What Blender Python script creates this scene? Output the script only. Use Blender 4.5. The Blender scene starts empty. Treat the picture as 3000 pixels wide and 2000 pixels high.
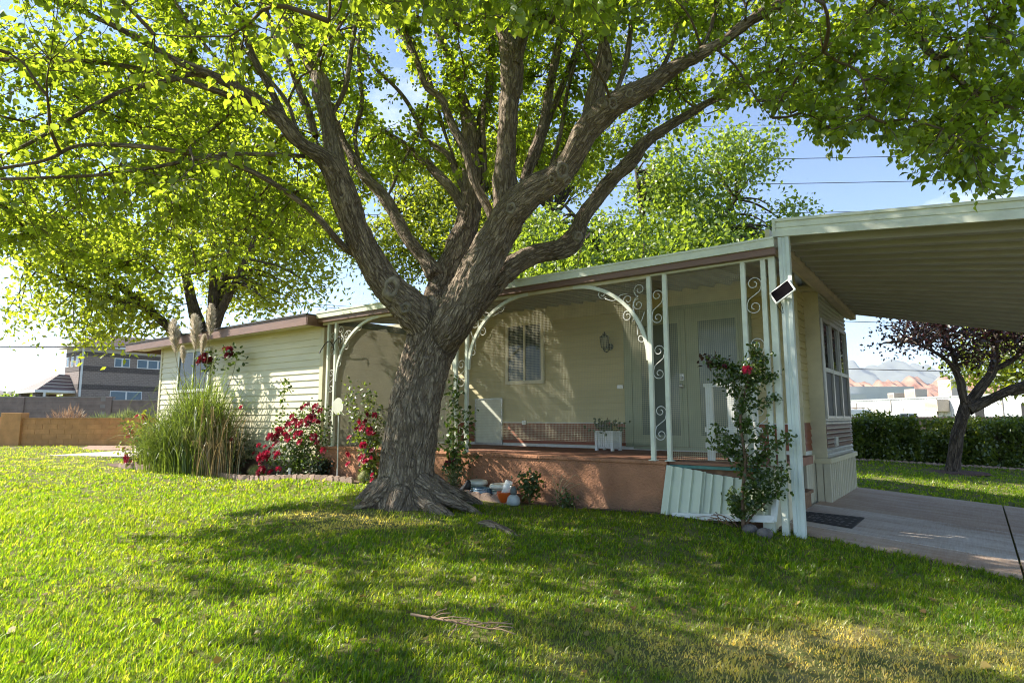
import bpy, math, random
import numpy as np
from mathutils import Vector, Matrix, noise as mnoise
random.seed(7); RNG=np.random.default_rng(11)
R=math.radians
scene=bpy.context.scene; COL=scene.collection
# ------------------------------------------------------------ camera
cam=bpy.data.cameras.new('camera'); cam.lens=21.6; cam.sensor_width=36; cam.clip_end=60000; cam.clip_start=.05
camo=bpy.data.objects.new('camera',cam); COL.objects.link(camo)
camo.location=(0,0,0); camo.rotation_euler=(R(90)+math.atan(224/1800),0,0); scene.camera=camo
# ------------------------------------------------------------ light
SUN_AZ,SUN_EL=-77.,37.
world=bpy.data.worlds.new('World'); scene.world=world; world.use_nodes=True
nt=world.node_tree; nt.nodes.clear()
sky=nt.nodes.new('ShaderNodeTexSky'); sky.sky_type='NISHITA'; sky.sun_disc=False
sky.sun_elevation=R(SUN_EL); sky.sun_rotation=R(SUN_AZ); sky.altitude=1800; sky.air_density=1.0; sky.dust_density=.5; sky.ozone_density=2.4
bg=nt.nodes.new('ShaderNodeBackground'); bg.inputs[1].default_value=.10
wo=nt.nodes.new('ShaderNodeOutputWorld')
tc=nt.nodes.new('ShaderNodeTexCoord'); sep=nt.nodes.new('ShaderNodeSeparateXYZ'); nt.links.new(tc.outputs['Generated'],sep.inputs[0])
mz=nt.nodes.new('ShaderNodeMath'); mz.operation='ADD'; mz.inputs[1].default_value=.12; nt.links.new(sep.outputs[2],mz.inputs[0])
comb=nt.nodes.new('ShaderNodeCombineXYZ')
for i in (0,1):
    d=nt.nodes.new('ShaderNodeMath'); d.operation='DIVIDE'; nt.links.new(sep.outputs[i],d.inputs[0]); nt.links.new(mz.outputs[0],d.inputs[1]); nt.links.new(d.outputs[0],comb.inputs[i])
cmap=nt.nodes.new('ShaderNodeMapping'); cmap.inputs['Location'].default_value=(.88,3.64,0); nt.links.new(comb.outputs[0],cmap.inputs[0])
cn=nt.nodes.new('ShaderNodeTexNoise'); cn.inputs['Scale'].default_value=.55; cn.inputs['Detail'].default_value=9; cn.inputs['Roughness'].default_value=.58; nt.links.new(cmap.outputs[0],cn.inputs[0])
cr=nt.nodes.new('ShaderNodeValToRGB'); cr.color_ramp.elements[0].position=.60; cr.color_ramp.elements[1].position=.71; nt.links.new(cn.outputs[0],cr.inputs[0])
cmix=nt.nodes.new('ShaderNodeMix'); cmix.data_type='RGBA'; cmix.inputs[7].default_value=(6.5,6.6,6.8,1)
nt.links.new(cr.outputs[0],cmix.inputs[0]); nt.links.new(sky.outputs[0],cmix.inputs[6]); nt.links.new(cmix.outputs[2],bg.inputs[0]); nt.links.new(bg.outputs[0],wo.inputs[0])
sl=bpy.data.lights.new('sun','SUN'); sl.energy=5.0; sl.angle=R(.53); sl.color=(1,.93,.82)
so=bpy.data.objects.new('sun',sl); COL.objects.link(so)
SD=Vector((math.sin(R(SUN_AZ))*math.cos(R(SUN_EL)),math.cos(R(SUN_AZ))*math.cos(R(SUN_EL)),math.sin(R(SUN_EL))))
so.rotation_euler=(-SD).to_track_quat('-Z','Y').to_euler(); so.location=SD*60
vs=scene.view_settings; vs.view_transform='Standard'; vs.look='None'; vs.exposure=1.5; vs.gamma=1; vs.use_curve_mapping=False
cy=scene.cycles; cy.use_denoising=True; cy.filter_width=1.1; cy.max_bounces=7; cy.diffuse_bounces=4; cy.glossy_bounces=3; cy.transmission_bounces=5; cy.transparent_max_bounces=8; cy.volume_bounces=1
cy.use_adaptive_sampling=True; cy.adaptive_threshold=.012; cy.caustics_reflective=False; cy.caustics_refractive=False; cy.sample_clamp_indirect=6
# ------------------------------------------------------------ frame of the house: u along it, v back, z up (eye level = 0)
A=np.array([1.695,7.5,0.]); UU=np.array([.8,-.6,0.]); VV=np.array([.6,.8,0.])
ZR=math.atan2(-.6,.8)
def H(u,v,z=0.): return A+UU*u+VV*v+np.array([0,0,z])
def to_uv(x,y): return (x-A[0])*.8-(y-A[1])*.6,(x-A[0])*.6+(y-A[1])*.8
def ground_z(x,y):
    x=np.asarray(x,float);y=np.asarray(y,float)
    u,v=to_uv(x,y)
    t=np.clip(u-.6,-12,9)
    z=-1.15-.075*np.log1p(np.exp(t*3))/3
    z=z+.10*np.exp(-((u+4.2)/3.3)**2-((v+.2)/2.0)**2)
    near=np.exp(-(x*x+(y-6)**2)/400)
    z=z+near*(.018*np.sin(x*1.7+y*.6)+.014*np.sin(y*2.1-x*.9+1)+.008*np.sin(x*4.1+y*3.3))*np.where((u>1.1)&(v>-.6)&(v<5.6),.15,1)
    return z
def gz(x,y): return float(ground_z(x,y))
def Hg(u,v,dz=0.):
    p=H(u,v); p[2]=gz(p[0],p[1])+dz; return p
# ------------------------------------------------------------ helpers
def link(o): COL.objects.link(o); return o
def props(o,label=None,cat=None,group=None,kind=None):
    if label: o['label']=label
    if cat: o['category']=cat
    if group: o['group']=group
    if kind: o['kind']=kind
    return o
def thing(name,label,cat,loc=(0,0,0),group=None):
    o=bpy.data.objects.new(name,None); link(o); o.location=Vector([float(a) for a in loc]); o.empty_display_size=.1
    return props(o,label,cat,group)
def wloc(o):
    p=Vector((0,0,0))
    while o is not None: p=p+o.location; o=o.parent
    return p
def mesh_np(name,V,FL,mat=None,smooth=False):
    me=bpy.data.meshes.new(name); V=np.ascontiguousarray(V,dtype=np.float32)
    FL=[np.asarray(f,dtype=np.int32) for f in FL if len(f)]
    loops=np.concatenate([f.ravel() for f in FL]); tot=np.concatenate([np.full(len(f),f.shape[1],np.int32) for f in FL])
    st=np.concatenate([[0],np.cumsum(tot)[:-1]]).astype(np.int32)
    me.vertices.add(len(V)); me.vertices.foreach_set('co',V.ravel())
    me.loops.add(len(loops)); me.loops.foreach_set('vertex_index',loops)
    me.polygons.add(len(tot)); me.polygons.foreach_set('loop_start',st); me.polygons.foreach_set('loop_total',tot)
    if smooth: me.polygons.foreach_set('use_smooth',np.ones(len(tot),bool))
    me.update(calc_edges=True)
    if mat: me.materials.append(mat)
    return me
def put(name,me,parent=None,loc=(0,0,0),rot=None,scale=None):
    o=bpy.data.objects.new(name,me); link(o)
    if parent is not None: o.parent=parent
    o.location=Vector([float(a) for a in loc])
    if rot is not None: o.rotation_euler=rot
    if scale is not None: o.scale=scale if hasattr(scale,'__len__') else (scale,)*3
    return o
def obj_np(name,V,FL,mat,parent=None,smooth=False):
    """world-space vertices -> object whose origin is its parent's origin or its own base"""
    V=np.asarray(V,float)
    if parent is None:
        org=np.array([(V[:,0].min()+V[:,0].max())/2,(V[:,1].min()+V[:,1].max())/2,V[:,2].min()]); loc=org
    else:
        org=np.array(wloc(parent)); loc=(0,0,0)
    return put(name,mesh_np(name,V-org,FL,mat,smooth),parent,loc)
class MB:
    def __init__(s): s.v=[]; s.f=[]; s.n=0
    def add(s,V,F):
        V=np.asarray(V,float).reshape(-1,3); s.v.append(V)
        for f in F: s.f.append([i+s.n for i in f])
        s.n+=len(V); return s
    def frame(s,c,ax,ay,az,hx,hy,hz):
        c=np.array(c,float);ax,ay,az=[np.array(a,float) for a in (ax,ay,az)]
        V=[c+ax*hx*i+ay*hy*j+az*hz*k for k in(-1,1) for j in(-1,1) for i in(-1,1)]
        return s.add(V,[(0,2,3,1),(4,5,7,6),(0,1,5,4),(2,6,7,3),(0,4,6,2),(1,3,7,5)])
    def hb(s,u0,u1,v0,v1,z0,z1):
        return s.frame(H((u0+u1)/2,(v0+v1)/2,(z0+z1)/2),UU,VV,(0,0,1),abs(u1-u0)/2,abs(v1-v0)/2,abs(z1-z0)/2)
    def box(s,x0,x1,y0,y1,z0,z1):
        return s.frame(((x0+x1)/2,(y0+y1)/2,(z0+z1)/2),(1,0,0),(0,1,0),(0,0,1),abs(x1-x0)/2,abs(y1-y0)/2,abs(z1-z0)/2)
    def tube(s,P,r,seg=6,cap=True):
        V,F=tube_np(P,r,seg); s.add(V,F.tolist())
        if cap:
            m=len(P); s.f.append([s.n-m*seg+i for i in range(seg)][::-1]); s.f.append([s.n-seg+i for i in range(seg)])
        return s
    def bar(s,p0,p1,w,h,up=(0,0,1)):
        p0=np.array(p0,float);p1=np.array(p1,float);d=p1-p0;L=np.linalg.norm(d);d/=L
        x=np.cross(d,up);x/=np.linalg.norm(x);z=np.cross(x,d)
        return s.frame((p0+p1)/2,x,d,z,w/2,L/2,h/2)
    def lathe(s,prof,c,seg=16,ax=None):
        c=np.array(c,float)
        if ax is None: X,Y,Z=np.array([1.,0,0]),np.array([0,1.,0]),np.array([0,0,1.])
        else: X,Y,Z=ax
        V=[];m=len(prof)
        for r,z in prof:
            for k in range(seg):
                a=2*math.pi*k/seg; V.append(c+X*(r*math.cos(a))+Y*(r*math.sin(a))+Z*z)
        F=[(i*seg+k,i*seg+(k+1)%seg,(i+1)*seg+(k+1)%seg,(i+1)*seg+k) for i in range(m-1) for k in range(seg)]
        F.append(list(range(seg))[::-1]); F.append([(m-1)*seg+k for k in range(seg)])
        return s.add(V,F)
    def ext(s,prof,org,X,Y,D):
        """closed 2-D profile in axes X,Y at org, extruded by vector D"""
        org,X,Y,D=[np.array(a,float) for a in (org,X,Y,D)]
        n=len(prof); V=[org+X*a+Y*b for a,b in prof]; V+=[p+D for p in V]
        F=[(i,(i+1)%n,(i+1)%n+n,i+n) for i in range(n)]; F.append(list(range(n))[::-1]); F.append([i+n for i in range(n)])
        return s.add(V,F)
    def build(s,name,mat,parent=None,smooth=False,bevel=0):
        V=np.concatenate(s.v)
        if parent is None: org=np.array([(V[:,0].min()+V[:,0].max())/2,(V[:,1].min()+V[:,1].max())/2,V[:,2].min()]); loc=org
        else: org=np.array(wloc(parent)); loc=(0,0,0)
        me=bpy.data.meshes.new(name); me.from_pydata((V-org).tolist(),[],s.f); 
        if smooth: me.polygons.foreach_set('use_smooth',np.ones(len(me.polygons),bool))
        me.update(); me.materials.append(mat)
        o=put(name,me,parent,loc)
        if bevel:
            b=o.modifiers.new('bevel','BEVEL'); b.width=bevel; b.segments=2; b.limit_method='ANGLE'; b.angle_limit=.6
        return o
def tube_np(P,r,seg=6):
    P=np.asarray(P,float);m=len(P);r=np.broadcast_to(np.asarray(r,float),(m,))
    T=np.gradient(P,axis=0); T/=np.maximum(np.linalg.norm(T,axis=1,keepdims=True),1e-9)
    ref=np.array([0,0,1.]) if abs(T[0][2])<.9 else np.array([1.,0,0])
    x=np.cross(T[0],ref);x/=np.linalg.norm(x); a=np.linspace(0,2*np.pi,seg,endpoint=False); V=[]
    for i in range(m):
        x=x-T[i]*np.dot(x,T[i]); x/=np.linalg.norm(x); y=np.cross(T[i],x)
        V.append(P[i]+r[i]*(np.cos(a)[:,None]*x+np.sin(a)[:,None]*y))
    V=np.concatenate(V); i=np.arange(m-1)[:,None]*seg;k=np.arange(seg)[None]
    F=np.stack([i+k,i+(k+1)%seg,i+seg+(k+1)%seg,i+seg+k],-1).reshape(-1,4)
    return V,F
def smooth_path(P,n):
    P=np.asarray(P,float);m=len(P);t=np.linspace(0,m-1-1e-6,n);i=t.astype(int);f=(t-i)[:,None]
    g=lambda k:P[np.clip(k,0,m-1)]
    p0,p1,p2,p3=g(i-1),g(i),g(i+1),g(i+2)
    return .5*((2*p1)+(-p0+p2)*f+(2*p0-5*p1+4*p2-p3)*f**2+(-p0+3*p1-3*p2+p3)*f**3)
def unit(a): return a/np.maximum(np.linalg.norm(a,axis=-1,keepdims=True),1e-9)
LEAF_V=np.array([[0,0,0],[-.38,.12,.05],[-.42,.5,.07],[0,1.05,-.14],[.42,.5,.07],[.38,.12,.05],[0,.5,0]]); LEAF_F=[[(0,6,2,1),(0,5,4,6)],[(6,3,2),(6,4,3)]]
SLIM_V=np.array([[0,0,0],[-.24,.45,.05],[0,1.,-.08],[.24,.45,.05],]); SLIM_F=[[(0,3,2),(0,2,1)]]
OVAL_V=np.array([[0,0,0],[-.3,.3,.04],[-.26,.7,.04],[0,1.,-.06],[.26,.7,.04],[.3,.3,.04]]); OVAL_F=[[(0,5,4,3),(0,3,2,1)]]
def leaf_np(P,D,N,S,tv=LEAF_V,tf=LEAF_F,vary=False):
    D=unit(D);X=unit(np.cross(D,N));N=np.cross(X,D); S=np.asarray(S,float).reshape(-1,1,1)
    n=len(P); wx=(.72+.4*RNG.random((n,1,1))) if vary else 1.; wz=(-.6+3.4*RNG.random((n,1,1))) if vary else 1.
    V=P[:,None]+S*(tv[None,:,0:1]*wx*X[:,None]+tv[None,:,1:2]*D[:,None]+tv[None,:,2:3]*wz*N[:,None])
    n=len(P);k=len(tv);off=(np.arange(n)*k)[:,None,None]
    return V.reshape(-1,3),[(np.array(f)[None]+off).reshape(-1,np.array(f).shape[1]) for f in tf]
def rdir(n): return unit(RNG.normal(size=(n,3)))
# ------------------------------------------------------------ materials
def newmat(name):
    m=bpy.data.materials.new(name); m.use_nodes=True; t=m.node_tree; t.nodes.clear(); return m,t
def nd(t,k,**kw):
    n=t.nodes.new('ShaderNode'+k)
    for a,b in kw.items(): setattr(n,a,b)
    return n
def noise(t,vec,scale,detail=4,rough=.55):
    n=nd(t,'TexNoise'); n.inputs['Scale'].default_value=scale; n.inputs['Detail'].default_value=detail; n.inputs['Roughness'].default_value=rough
    if vec is not None: t.links.new(vec,n.inputs[0])
    return n.outputs[0]
def ramp(t,fac,stops):
    n=nd(t,'ValToRGB'); e=n.color_ramp.elements
    while len(e)<len(stops): e.new(.5)
    for k,(p,c) in enumerate(stops): e[k].position=p; e[k].color=(*c,1) if len(c)==3 else c
    t.links.new(fac,n.inputs[0]); return n.outputs[0]
def mixc(t,fac,a,b,mode='MIX'):
    n=nd(t,'Mix',data_type='RGBA',blend_type=mode)
    for i,v in((0,fac),(6,a),(7,b)):
        if isinstance(v,(int,float)): n.inputs[i].default_value=v
        elif isinstance(v,tuple): n.inputs[i].default_value=(*v,1)
        else: t.links.new(v,n.inputs[i])
    return n.outputs[2]
def M(name,col,rough=.6,var=.18,scale=6,bump=0,bscale=60,metal=0,spec=.4,col2=None,dirt=0,stretch=None,splash=None):
    m,t=newmat(name); g=nd(t,'NewGeometry'); vec=g.outputs['Position']
    if stretch:
        mp=nd(t,'Mapping'); mp.inputs['Rotation'].default_value=(0,0,-ZR); mp.inputs['Scale'].default_value=stretch; t.links.new(vec,mp.inputs[0]); vec=mp.outputs[0]
    f=noise(t,vec,scale,5); c1=tuple(min(1,x*(1-var)) for x in col); c2=tuple(min(1,x*(1+var)) for x in (col2 or col))
    c=ramp(t,f,[(.3,c1),(.7,c2)])
    if dirt:
        f2=noise(t,vec,scale*.35,6,.7); c=mixc(t,ramp(t,f2,[(.45,(0,0,0)),(.75,(dirt,)*3)]),c,tuple(x*.45+.02 for x in col))
    if splash:
        sx=nd(t,'SeparateXYZ'); t.links.new(g.outputs['Position'],sx.inputs[0]); an=nd(t,'Math',operation='ADD'); t.links.new(sx.outputs[2],an.inputs[0]); nm=nd(t,'Math',operation='MULTIPLY'); nm.inputs[1].default_value=.5; t.links.new(noise(t,g.outputs['Position'],4,6,.7),nm.inputs[0]); t.links.new(nm.outputs[0],an.inputs[1])
        sm=nd(t,'MapRange'); sm.inputs[1].default_value=splash[0]; sm.inputs[2].default_value=splash[1]; sm.inputs[3].default_value=.75; sm.inputs[4].default_value=0; t.links.new(an.outputs[0],sm.inputs[0]); c=mixc(t,sm.outputs[0],c,splash[2])
    oi=nd(t,'ObjectInfo'); hv=nd(t,'HueSaturation'); mr=nd(t,'MapRange'); t.links.new(oi.outputs['Random'],mr.inputs[0]); mr.inputs[3].default_value=1-var*.45; mr.inputs[4].default_value=1+var*.45
    t.links.new(mr.outputs[0],hv.inputs['Value']); t.links.new(c,hv.inputs['Color'])
    b=nd(t,'BsdfPrincipled'); t.links.new(hv.outputs[0],b.inputs['Base Color']); b.inputs['Roughness'].default_value=rough; b.inputs['Metallic'].default_value=metal; b.inputs['Specular IOR Level'].default_value=spec
    if bump:
        bn=nd(t,'Bump'); bn.inputs['Strength'].default_value=1; bn.inputs['Distance'].default_value=bump; t.links.new(noise(t,vec,bscale,6,.6),bn.inputs['Height']); t.links.new(bn.outputs[0],b.inputs['Normal'])
    o=nd(t,'OutputMaterial'); t.links.new(b.outputs[0],o.inputs[0]); return m
def leafmat(name,cols,trans,tfac=.5,gloss=.06,rough=.42,patch=None):
    """cols: dark/light reflect pair; trans: translucent colour"""
    m,t=newmat(name); g=nd(t,'NewGeometry'); rnd=g.outputs['Random Per Island']
    c=ramp(t,rnd,[(0,tuple(x*.8 for x in cols[0])),(.95,cols[1]),(1,(cols[1][0]*1.6,cols[1][1]*1.15,cols[1][2]))]); tr=ramp(t,rnd,[(0,tuple(x*.5 for x in trans)),(.5,tuple(x*.85 for x in trans)),(1,tuple(min(1,x*1.22) for x in trans))])
    if patch:
        f=ramp(t,noise(t,g.outputs['Position'],patch[0],4,.6),[(patch[2],(0,0,0)),(patch[3],(1,1,1))]); c=mixc(t,f,c,patch[1]); tr=mixc(t,f,tr,tuple(x*1.5 for x in patch[1]))
    d=nd(t,'BsdfDiffuse'); t.links.new(c,d.inputs[0]); tl=nd(t,'BsdfTranslucent'); t.links.new(tr,tl.inputs[0])
    mx=nd(t,'MixShader'); mx.inputs[0].default_value=tfac; t.links.new(d.outputs[0],mx.inputs[1]); t.links.new(tl.outputs[0],mx.inputs[2])
    gl=nd(t,'BsdfGlossy'); gl.inputs['Roughness'].default_value=rough; gl.inputs[0].default_value=(.9,.95,.85,1)
    m2=nd(t,'MixShader'); m2.inputs[0].default_value=gloss; t.links.new(mx.outputs[0],m2.inputs[1]); t.links.new(gl.outputs[0],m2.inputs[2])
    o=nd(t,'OutputMaterial'); t.links.new(m2.outputs[0],o.inputs[0]); return m
def glassmat(name,tint=(.03,.04,.045),rough=.03):
    m,t=newmat(name); b=nd(t,'BsdfPrincipled'); b.inputs['Base Color'].default_value=(*tint,1); b.inputs['Roughness'].default_value=rough; b.inputs['Specular IOR Level'].default_value=.35; b.inputs['IOR'].default_value=1.45
    o=nd(t,'OutputMaterial'); t.links.new(b.outputs[0],o.inputs[0]); return m
SIDING_SHADE=M('shaded_cream_siding',(.54,.47,.25),.5,.07,3,dirt=.3,stretch=(.3,.3,2)); SIDING_SUN=M('sunlit_shed_siding',(.70,.645,.45),.5,.06,3,dirt=.25,stretch=(.3,.3,2)); CREAM=M('cream_trim',(.62,.56,.37),.5,.1,4,dirt=.35)  # one siding colour: porch shade mixed into the home's, sunlight into the shed's
MINT=M('mint_paint',(.69,.71,.58),.45,.08,7,dirt=.4); WHITE=M('white_paint',(.74,.75,.70),.5,.06,8,dirt=.25); BROWN=M('brown_fascia',(.20,.115,.085),.5,.2,5,dirt=.2,stretch=(.4,.4,3))
ROOFPAN=M('roof_pan_paint',(.37,.36,.33),.45,.08,3,dirt=.25,stretch=(1,1,1)); STUCCO=M('terracotta_stucco',(.40,.195,.11),.95,.22,3,bump=.03,bscale=38,spec=.15,dirt=.35,splash=(-.85,-.62,(.20,.125,.08)))
SLAB=M('red_porch_floor',(.27,.13,.08),.7,.2,4,dirt=.4); BAND=M('red_brown_band',(.24,.07,.03),.45,.25,3,stretch=(.2,.2,5)); GREENDOOR=M('sage_door_paint',(.30,.33,.22),.45,.06,5)
DARKGLASS=glassmat('dark_glass'); BLINDGLASS=glassmat('blind_glass',(.16,.19,.16),.08); BLACK=M('black_metal',(.015,.014,.013),.5,.2); STEEL=M('galvanised_metal',(.5,.5,.48),.35,.15,9,metal=.8)
SHEETMETAL=M('grey_sheet_metal',(.47,.46,.43),.3,.1,6,metal=.35); ASPHALTROOF=M('dark_roofing',(.05,.05,.05),.9,.25,9)
BROWNMETAL=M('brown_stripe_paint',(.16,.075,.05),.35,.15,5); WOOD=M('weathered_wood',(.23,.13,.07),.8,.3,4,stretch=(.3,4,4))
# ============================================================ ground
def soil_mat():
    m,t=newmat('lawn_soil'); g=nd(t,'NewGeometry'); p=g.outputs['Position']
    c=ramp(t,noise(t,p,2.2,6,.6),[(.3,(.085,.11,.025)),(.55,(.14,.15,.045)),(.75,(.28,.23,.12))])
    c=mixc(t,ramp(t,noise(t,p,40,4),[(.4,(0,0,0)),(.7,(.6,)*3)]),c,(.17,.12,.07))
    b=nd(t,'BsdfPrincipled'); t.links.new(c,b.inputs[0]); b.inputs['Roughness'].default_value=1; b.inputs['Specular IOR Level'].default_value=.1
    bn=nd(t,'Bump'); bn.inputs['Distance'].default_value=.02; t.links.new(noise(t,p,30,5),bn.inputs['Height']); t.links.new(bn.outputs[0],b.inputs['Normal'])
    o=nd(t,'OutputMaterial'); t.links.new(b.outputs[0],o.inputs[0]); return m
SOIL=soil_mat()
def spaced(lo,hi,step,far):
    a=list(np.arange(lo,hi+1e-6,step)); s=step; x=hi
    while x<far: s*=1.35; x+=s; a.append(x)
    s=step;x=lo;b=[]
    while x>-far: s*=1.35; x-=s; b.append(x)
    return np.array(b[::-1]+a)
gx=spaced(-13,14,.22,9000); gy=spaced(.5,26,.22,9000)
GX,GY=np.meshgrid(gx,gy); nx,ny=len(gx),len(gy)
Vg=np.stack([GX,GY,ground_z(GX,GY)],-1).reshape(-1,3)
i=np.arange(nx-1)[None]+np.arange(ny-1)[:,None]*nx; i=i.ravel()
go=put('ground',mesh_np('ground',Vg,[np.stack([i,i+1,i+nx+1,i+nx],1)],SOIL,True)); props(go,'sandy soil and lawn ground','ground',kind='structure'); del go['category']; del go['label']
# ------------------------------------------------------------ concrete driveway, slab by slab
def conc_mat(name,c1,c2):
    m,t=newmat(name); g=nd(t,'NewGeometry'); mp=nd(t,'Mapping'); mp.inputs['Rotation'].default_value=(0,0,-ZR); t.links.new(g.outputs['Position'],mp.inputs[0]); p=mp.outputs[0]
    m2=nd(t,'Mapping'); m2.inputs['Scale'].default_value=(14,.7,1); t.links.new(p,m2.inputs[0])
    m3=nd(t,'Mapping'); m3.inputs['Scale'].default_value=(.8,5,1); t.links.new(p,m3.inputs[0])
    f=mixc(t,.5,noise(t,p,1.1,6,.65),noise(t,m3.outputs[0],1.2,5,.6)); f=mixc(t,.22,f,noise(t,m2.outputs[0],5,4))
    c=ramp(t,f,[(.38,c1),(.62,c2)]); c=mixc(t,ramp(t,noise(t,p,90,3),[(.4,(0,0,0)),(.75,(.35,)*3)]),c,tuple(x*.6 for x in c1))
    b=nd(t,'BsdfPrincipled'); t.links.new(c,b.inputs[0]); b.inputs['Roughness'].default_value=.75; b.inputs['Specular IOR Level'].default_value=.3
    bn=nd(t,'Bump'); bn.inputs['Distance'].default_value=.004; t.links.new(noise(t,m2.outputs[0],8,4),bn.inputs['Height']); t.links.new(bn.outputs[0],b.inputs['Normal'])
    o=nd(t,'OutputMaterial'); t.links.new(b.outputs[0],o.inputs[0]); return m
CONC1=conc_mat('concrete_red_brown',(.38,.25,.165),(.56,.45,.35)); CONC2=conc_mat('concrete_washed',(.40,.29,.21),(.70,.64,.56))
drive=thing('driveway',None,None,Hg(3,2)); drive['kind']='structure'
def slab(u0,u1,v0,v1,mat,h=.035,va=None):
    # four-sided slab on the sloping ground; va = v0 at the far end when the edge is skewed
    m=MB(); n=8; V=[];F=[]
    for k in range(n+1):
        u=u0+(u1-u0)*k/n; a=v0 if va is None else v0+(va-v0)*k/n
        for v in (a,v1):
            zz=float(-1.15-.075*np.log1p(np.exp(np.clip(u-.6,-12,9)*3))/3)
            for z in (zz+h,zz-.25): V.append(H(u,v,z))
    for k in range(n):
        b=k*4; F+=[(b,b+4,b+6,b+2),(b+1,b+5,b+4,b),(b+2,b+6,b+7,b+3)]
    F+=[(0,2,3,1),(n*4,n*4+1,n*4+3,n*4+2)]
    m.add(V,F); return m.build('concrete_slab',mat,drive)
for u0,u1 in((1.28,3.358),(3.378,6.6),(6.62,10.)):
    slab(u0,u1,2.40,5.2,CONC1); slab(u0,u1,.60,2.38,CONC2)
slab(1.28,3.358,.25,.565,CONC1,va=-.12); slab(3.378,6.6,-.12,.565,CONC1,va=-.9); slab(6.64,10,-.9,.565,CONC1,va=-1.2)
slab(-.2,1.27,.3,2.4,CONC1,.02)
path=thing('path',None,None,(-13.,19.,-1.13)); path['kind']='structure'
PATHC=conc_mat('concrete_pale',(.42,.37,.31),(.55,.50,.44))
mb=MB(); mb.ext([(-14.1,18.9),(-11.9,18.5),(-10.3,18.2),(-8,18.),(-8,22.4),(-13.6,21.7)],(0,0,-1.35),(1,0,0),(0,1,0),(0,0,.225)); mb.build('concrete_slab',PATHC,path)
GRAVEL=M('gravel_soil',(.30,.20,.14),1,.35,18,bump=.03,bscale=26)
mb=MB(); mb.ext([(-14.6,22.0),(-8,22.6),(-8,25.8),(-17.5,25.8),(-16.2,23.4)],(0,0,-1.34),(1,0,0),(0,1,0),(0,0,.215)); props(mb.build('gravel_bed',GRAVEL),kind='structure')
BEDSOIL=M('bed_soil',(.13,.085,.055),1,.35,14,bump=.03,bscale=30)
def bed(pts,name='garden_bed'):
    n=40; a=smooth_path(np.array(pts,float),n); V=[];
    for u,v0 in a:
        for v in np.linspace(v0,.3,5): V.append(Hg(u,v,.012))
    F=[(i*5+j,(i+1)*5+j,(i+1)*5+j+1,i*5+j+1) for i in range(n-1) for j in range(4)]
    m=MB(); m.add(V,F); props(m.build(name,BEDSOIL,smooth=True),kind='structure')
BEDL=[(-14.6,-.5),(-13.2,-.8),(-12,-.78),(-10.6,-.62),(-9.,-.60),(-7.5,-.56),(-6.,-.42),(-4.9,-.36)]
bed(BEDL); bed([(-3.6,-.50),(-3,-.52),(-2.3,-.48),(-1.6,-.30),(-.5,-.16),(.6,-.22),(1.2,-.2),(1.35,-.05)])
# ------------------------------------------------------------ lawn grass
DRY=(1.02,3.05)   # worn patch in the foreground
def dryness(x,y):
    d=np.exp(-(((x-1.25)/.95)**2+((y-3.15)/.55)**2))*.85+np.exp(-(((x-2.5)/1.3)**2+((y-3.7)/.5)**2))*.5+np.exp(-(((x+1.55)/.9)**2+((y-6.6)/.35)**2))*.9+np.exp(-(((x+2.1)/.55)**2+((y-7.3)/.3)**2))*.9+np.exp(-(((x+.5)/.35)**2+((y-3.35)/.2)**2))*.25
    n=np.sin(x*2.3+y*1.1)*np.sin(y*2.9-x*1.7+.5)*.22+np.sin(x*7.1-y*4.)*np.sin(y*8.3+x*2.)*.18
    far=np.clip((y-9)/7,0,1)*np.clip((-x-1)/5,0,1)*.22
    return np.clip(d+n*(.5+d)+far,0,1)
GR=[]
def vn2(x,y):
    r=0
    for f,a in((1.3,.4),(3.7,.35),(9.,.25)):
        i=np.floor(x*f).astype(np.int64);j=np.floor(y*f).astype(np.int64);u=x*f-i;v=y*f-j;u=u*u*(3-2*u);v=v*v*(3-2*v)
        h=lambda p,q:((((p*374761393+q*668265263)&0xffffffff)*1274126177>>13)&0xffff)/65535.
        r=r+a*((h(i,j)*(1-u)+h(i+1,j)*u)*(1-v)+(h(i,j+1)*(1-u)+h(i+1,j+1)*u)*v)
    return r
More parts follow.
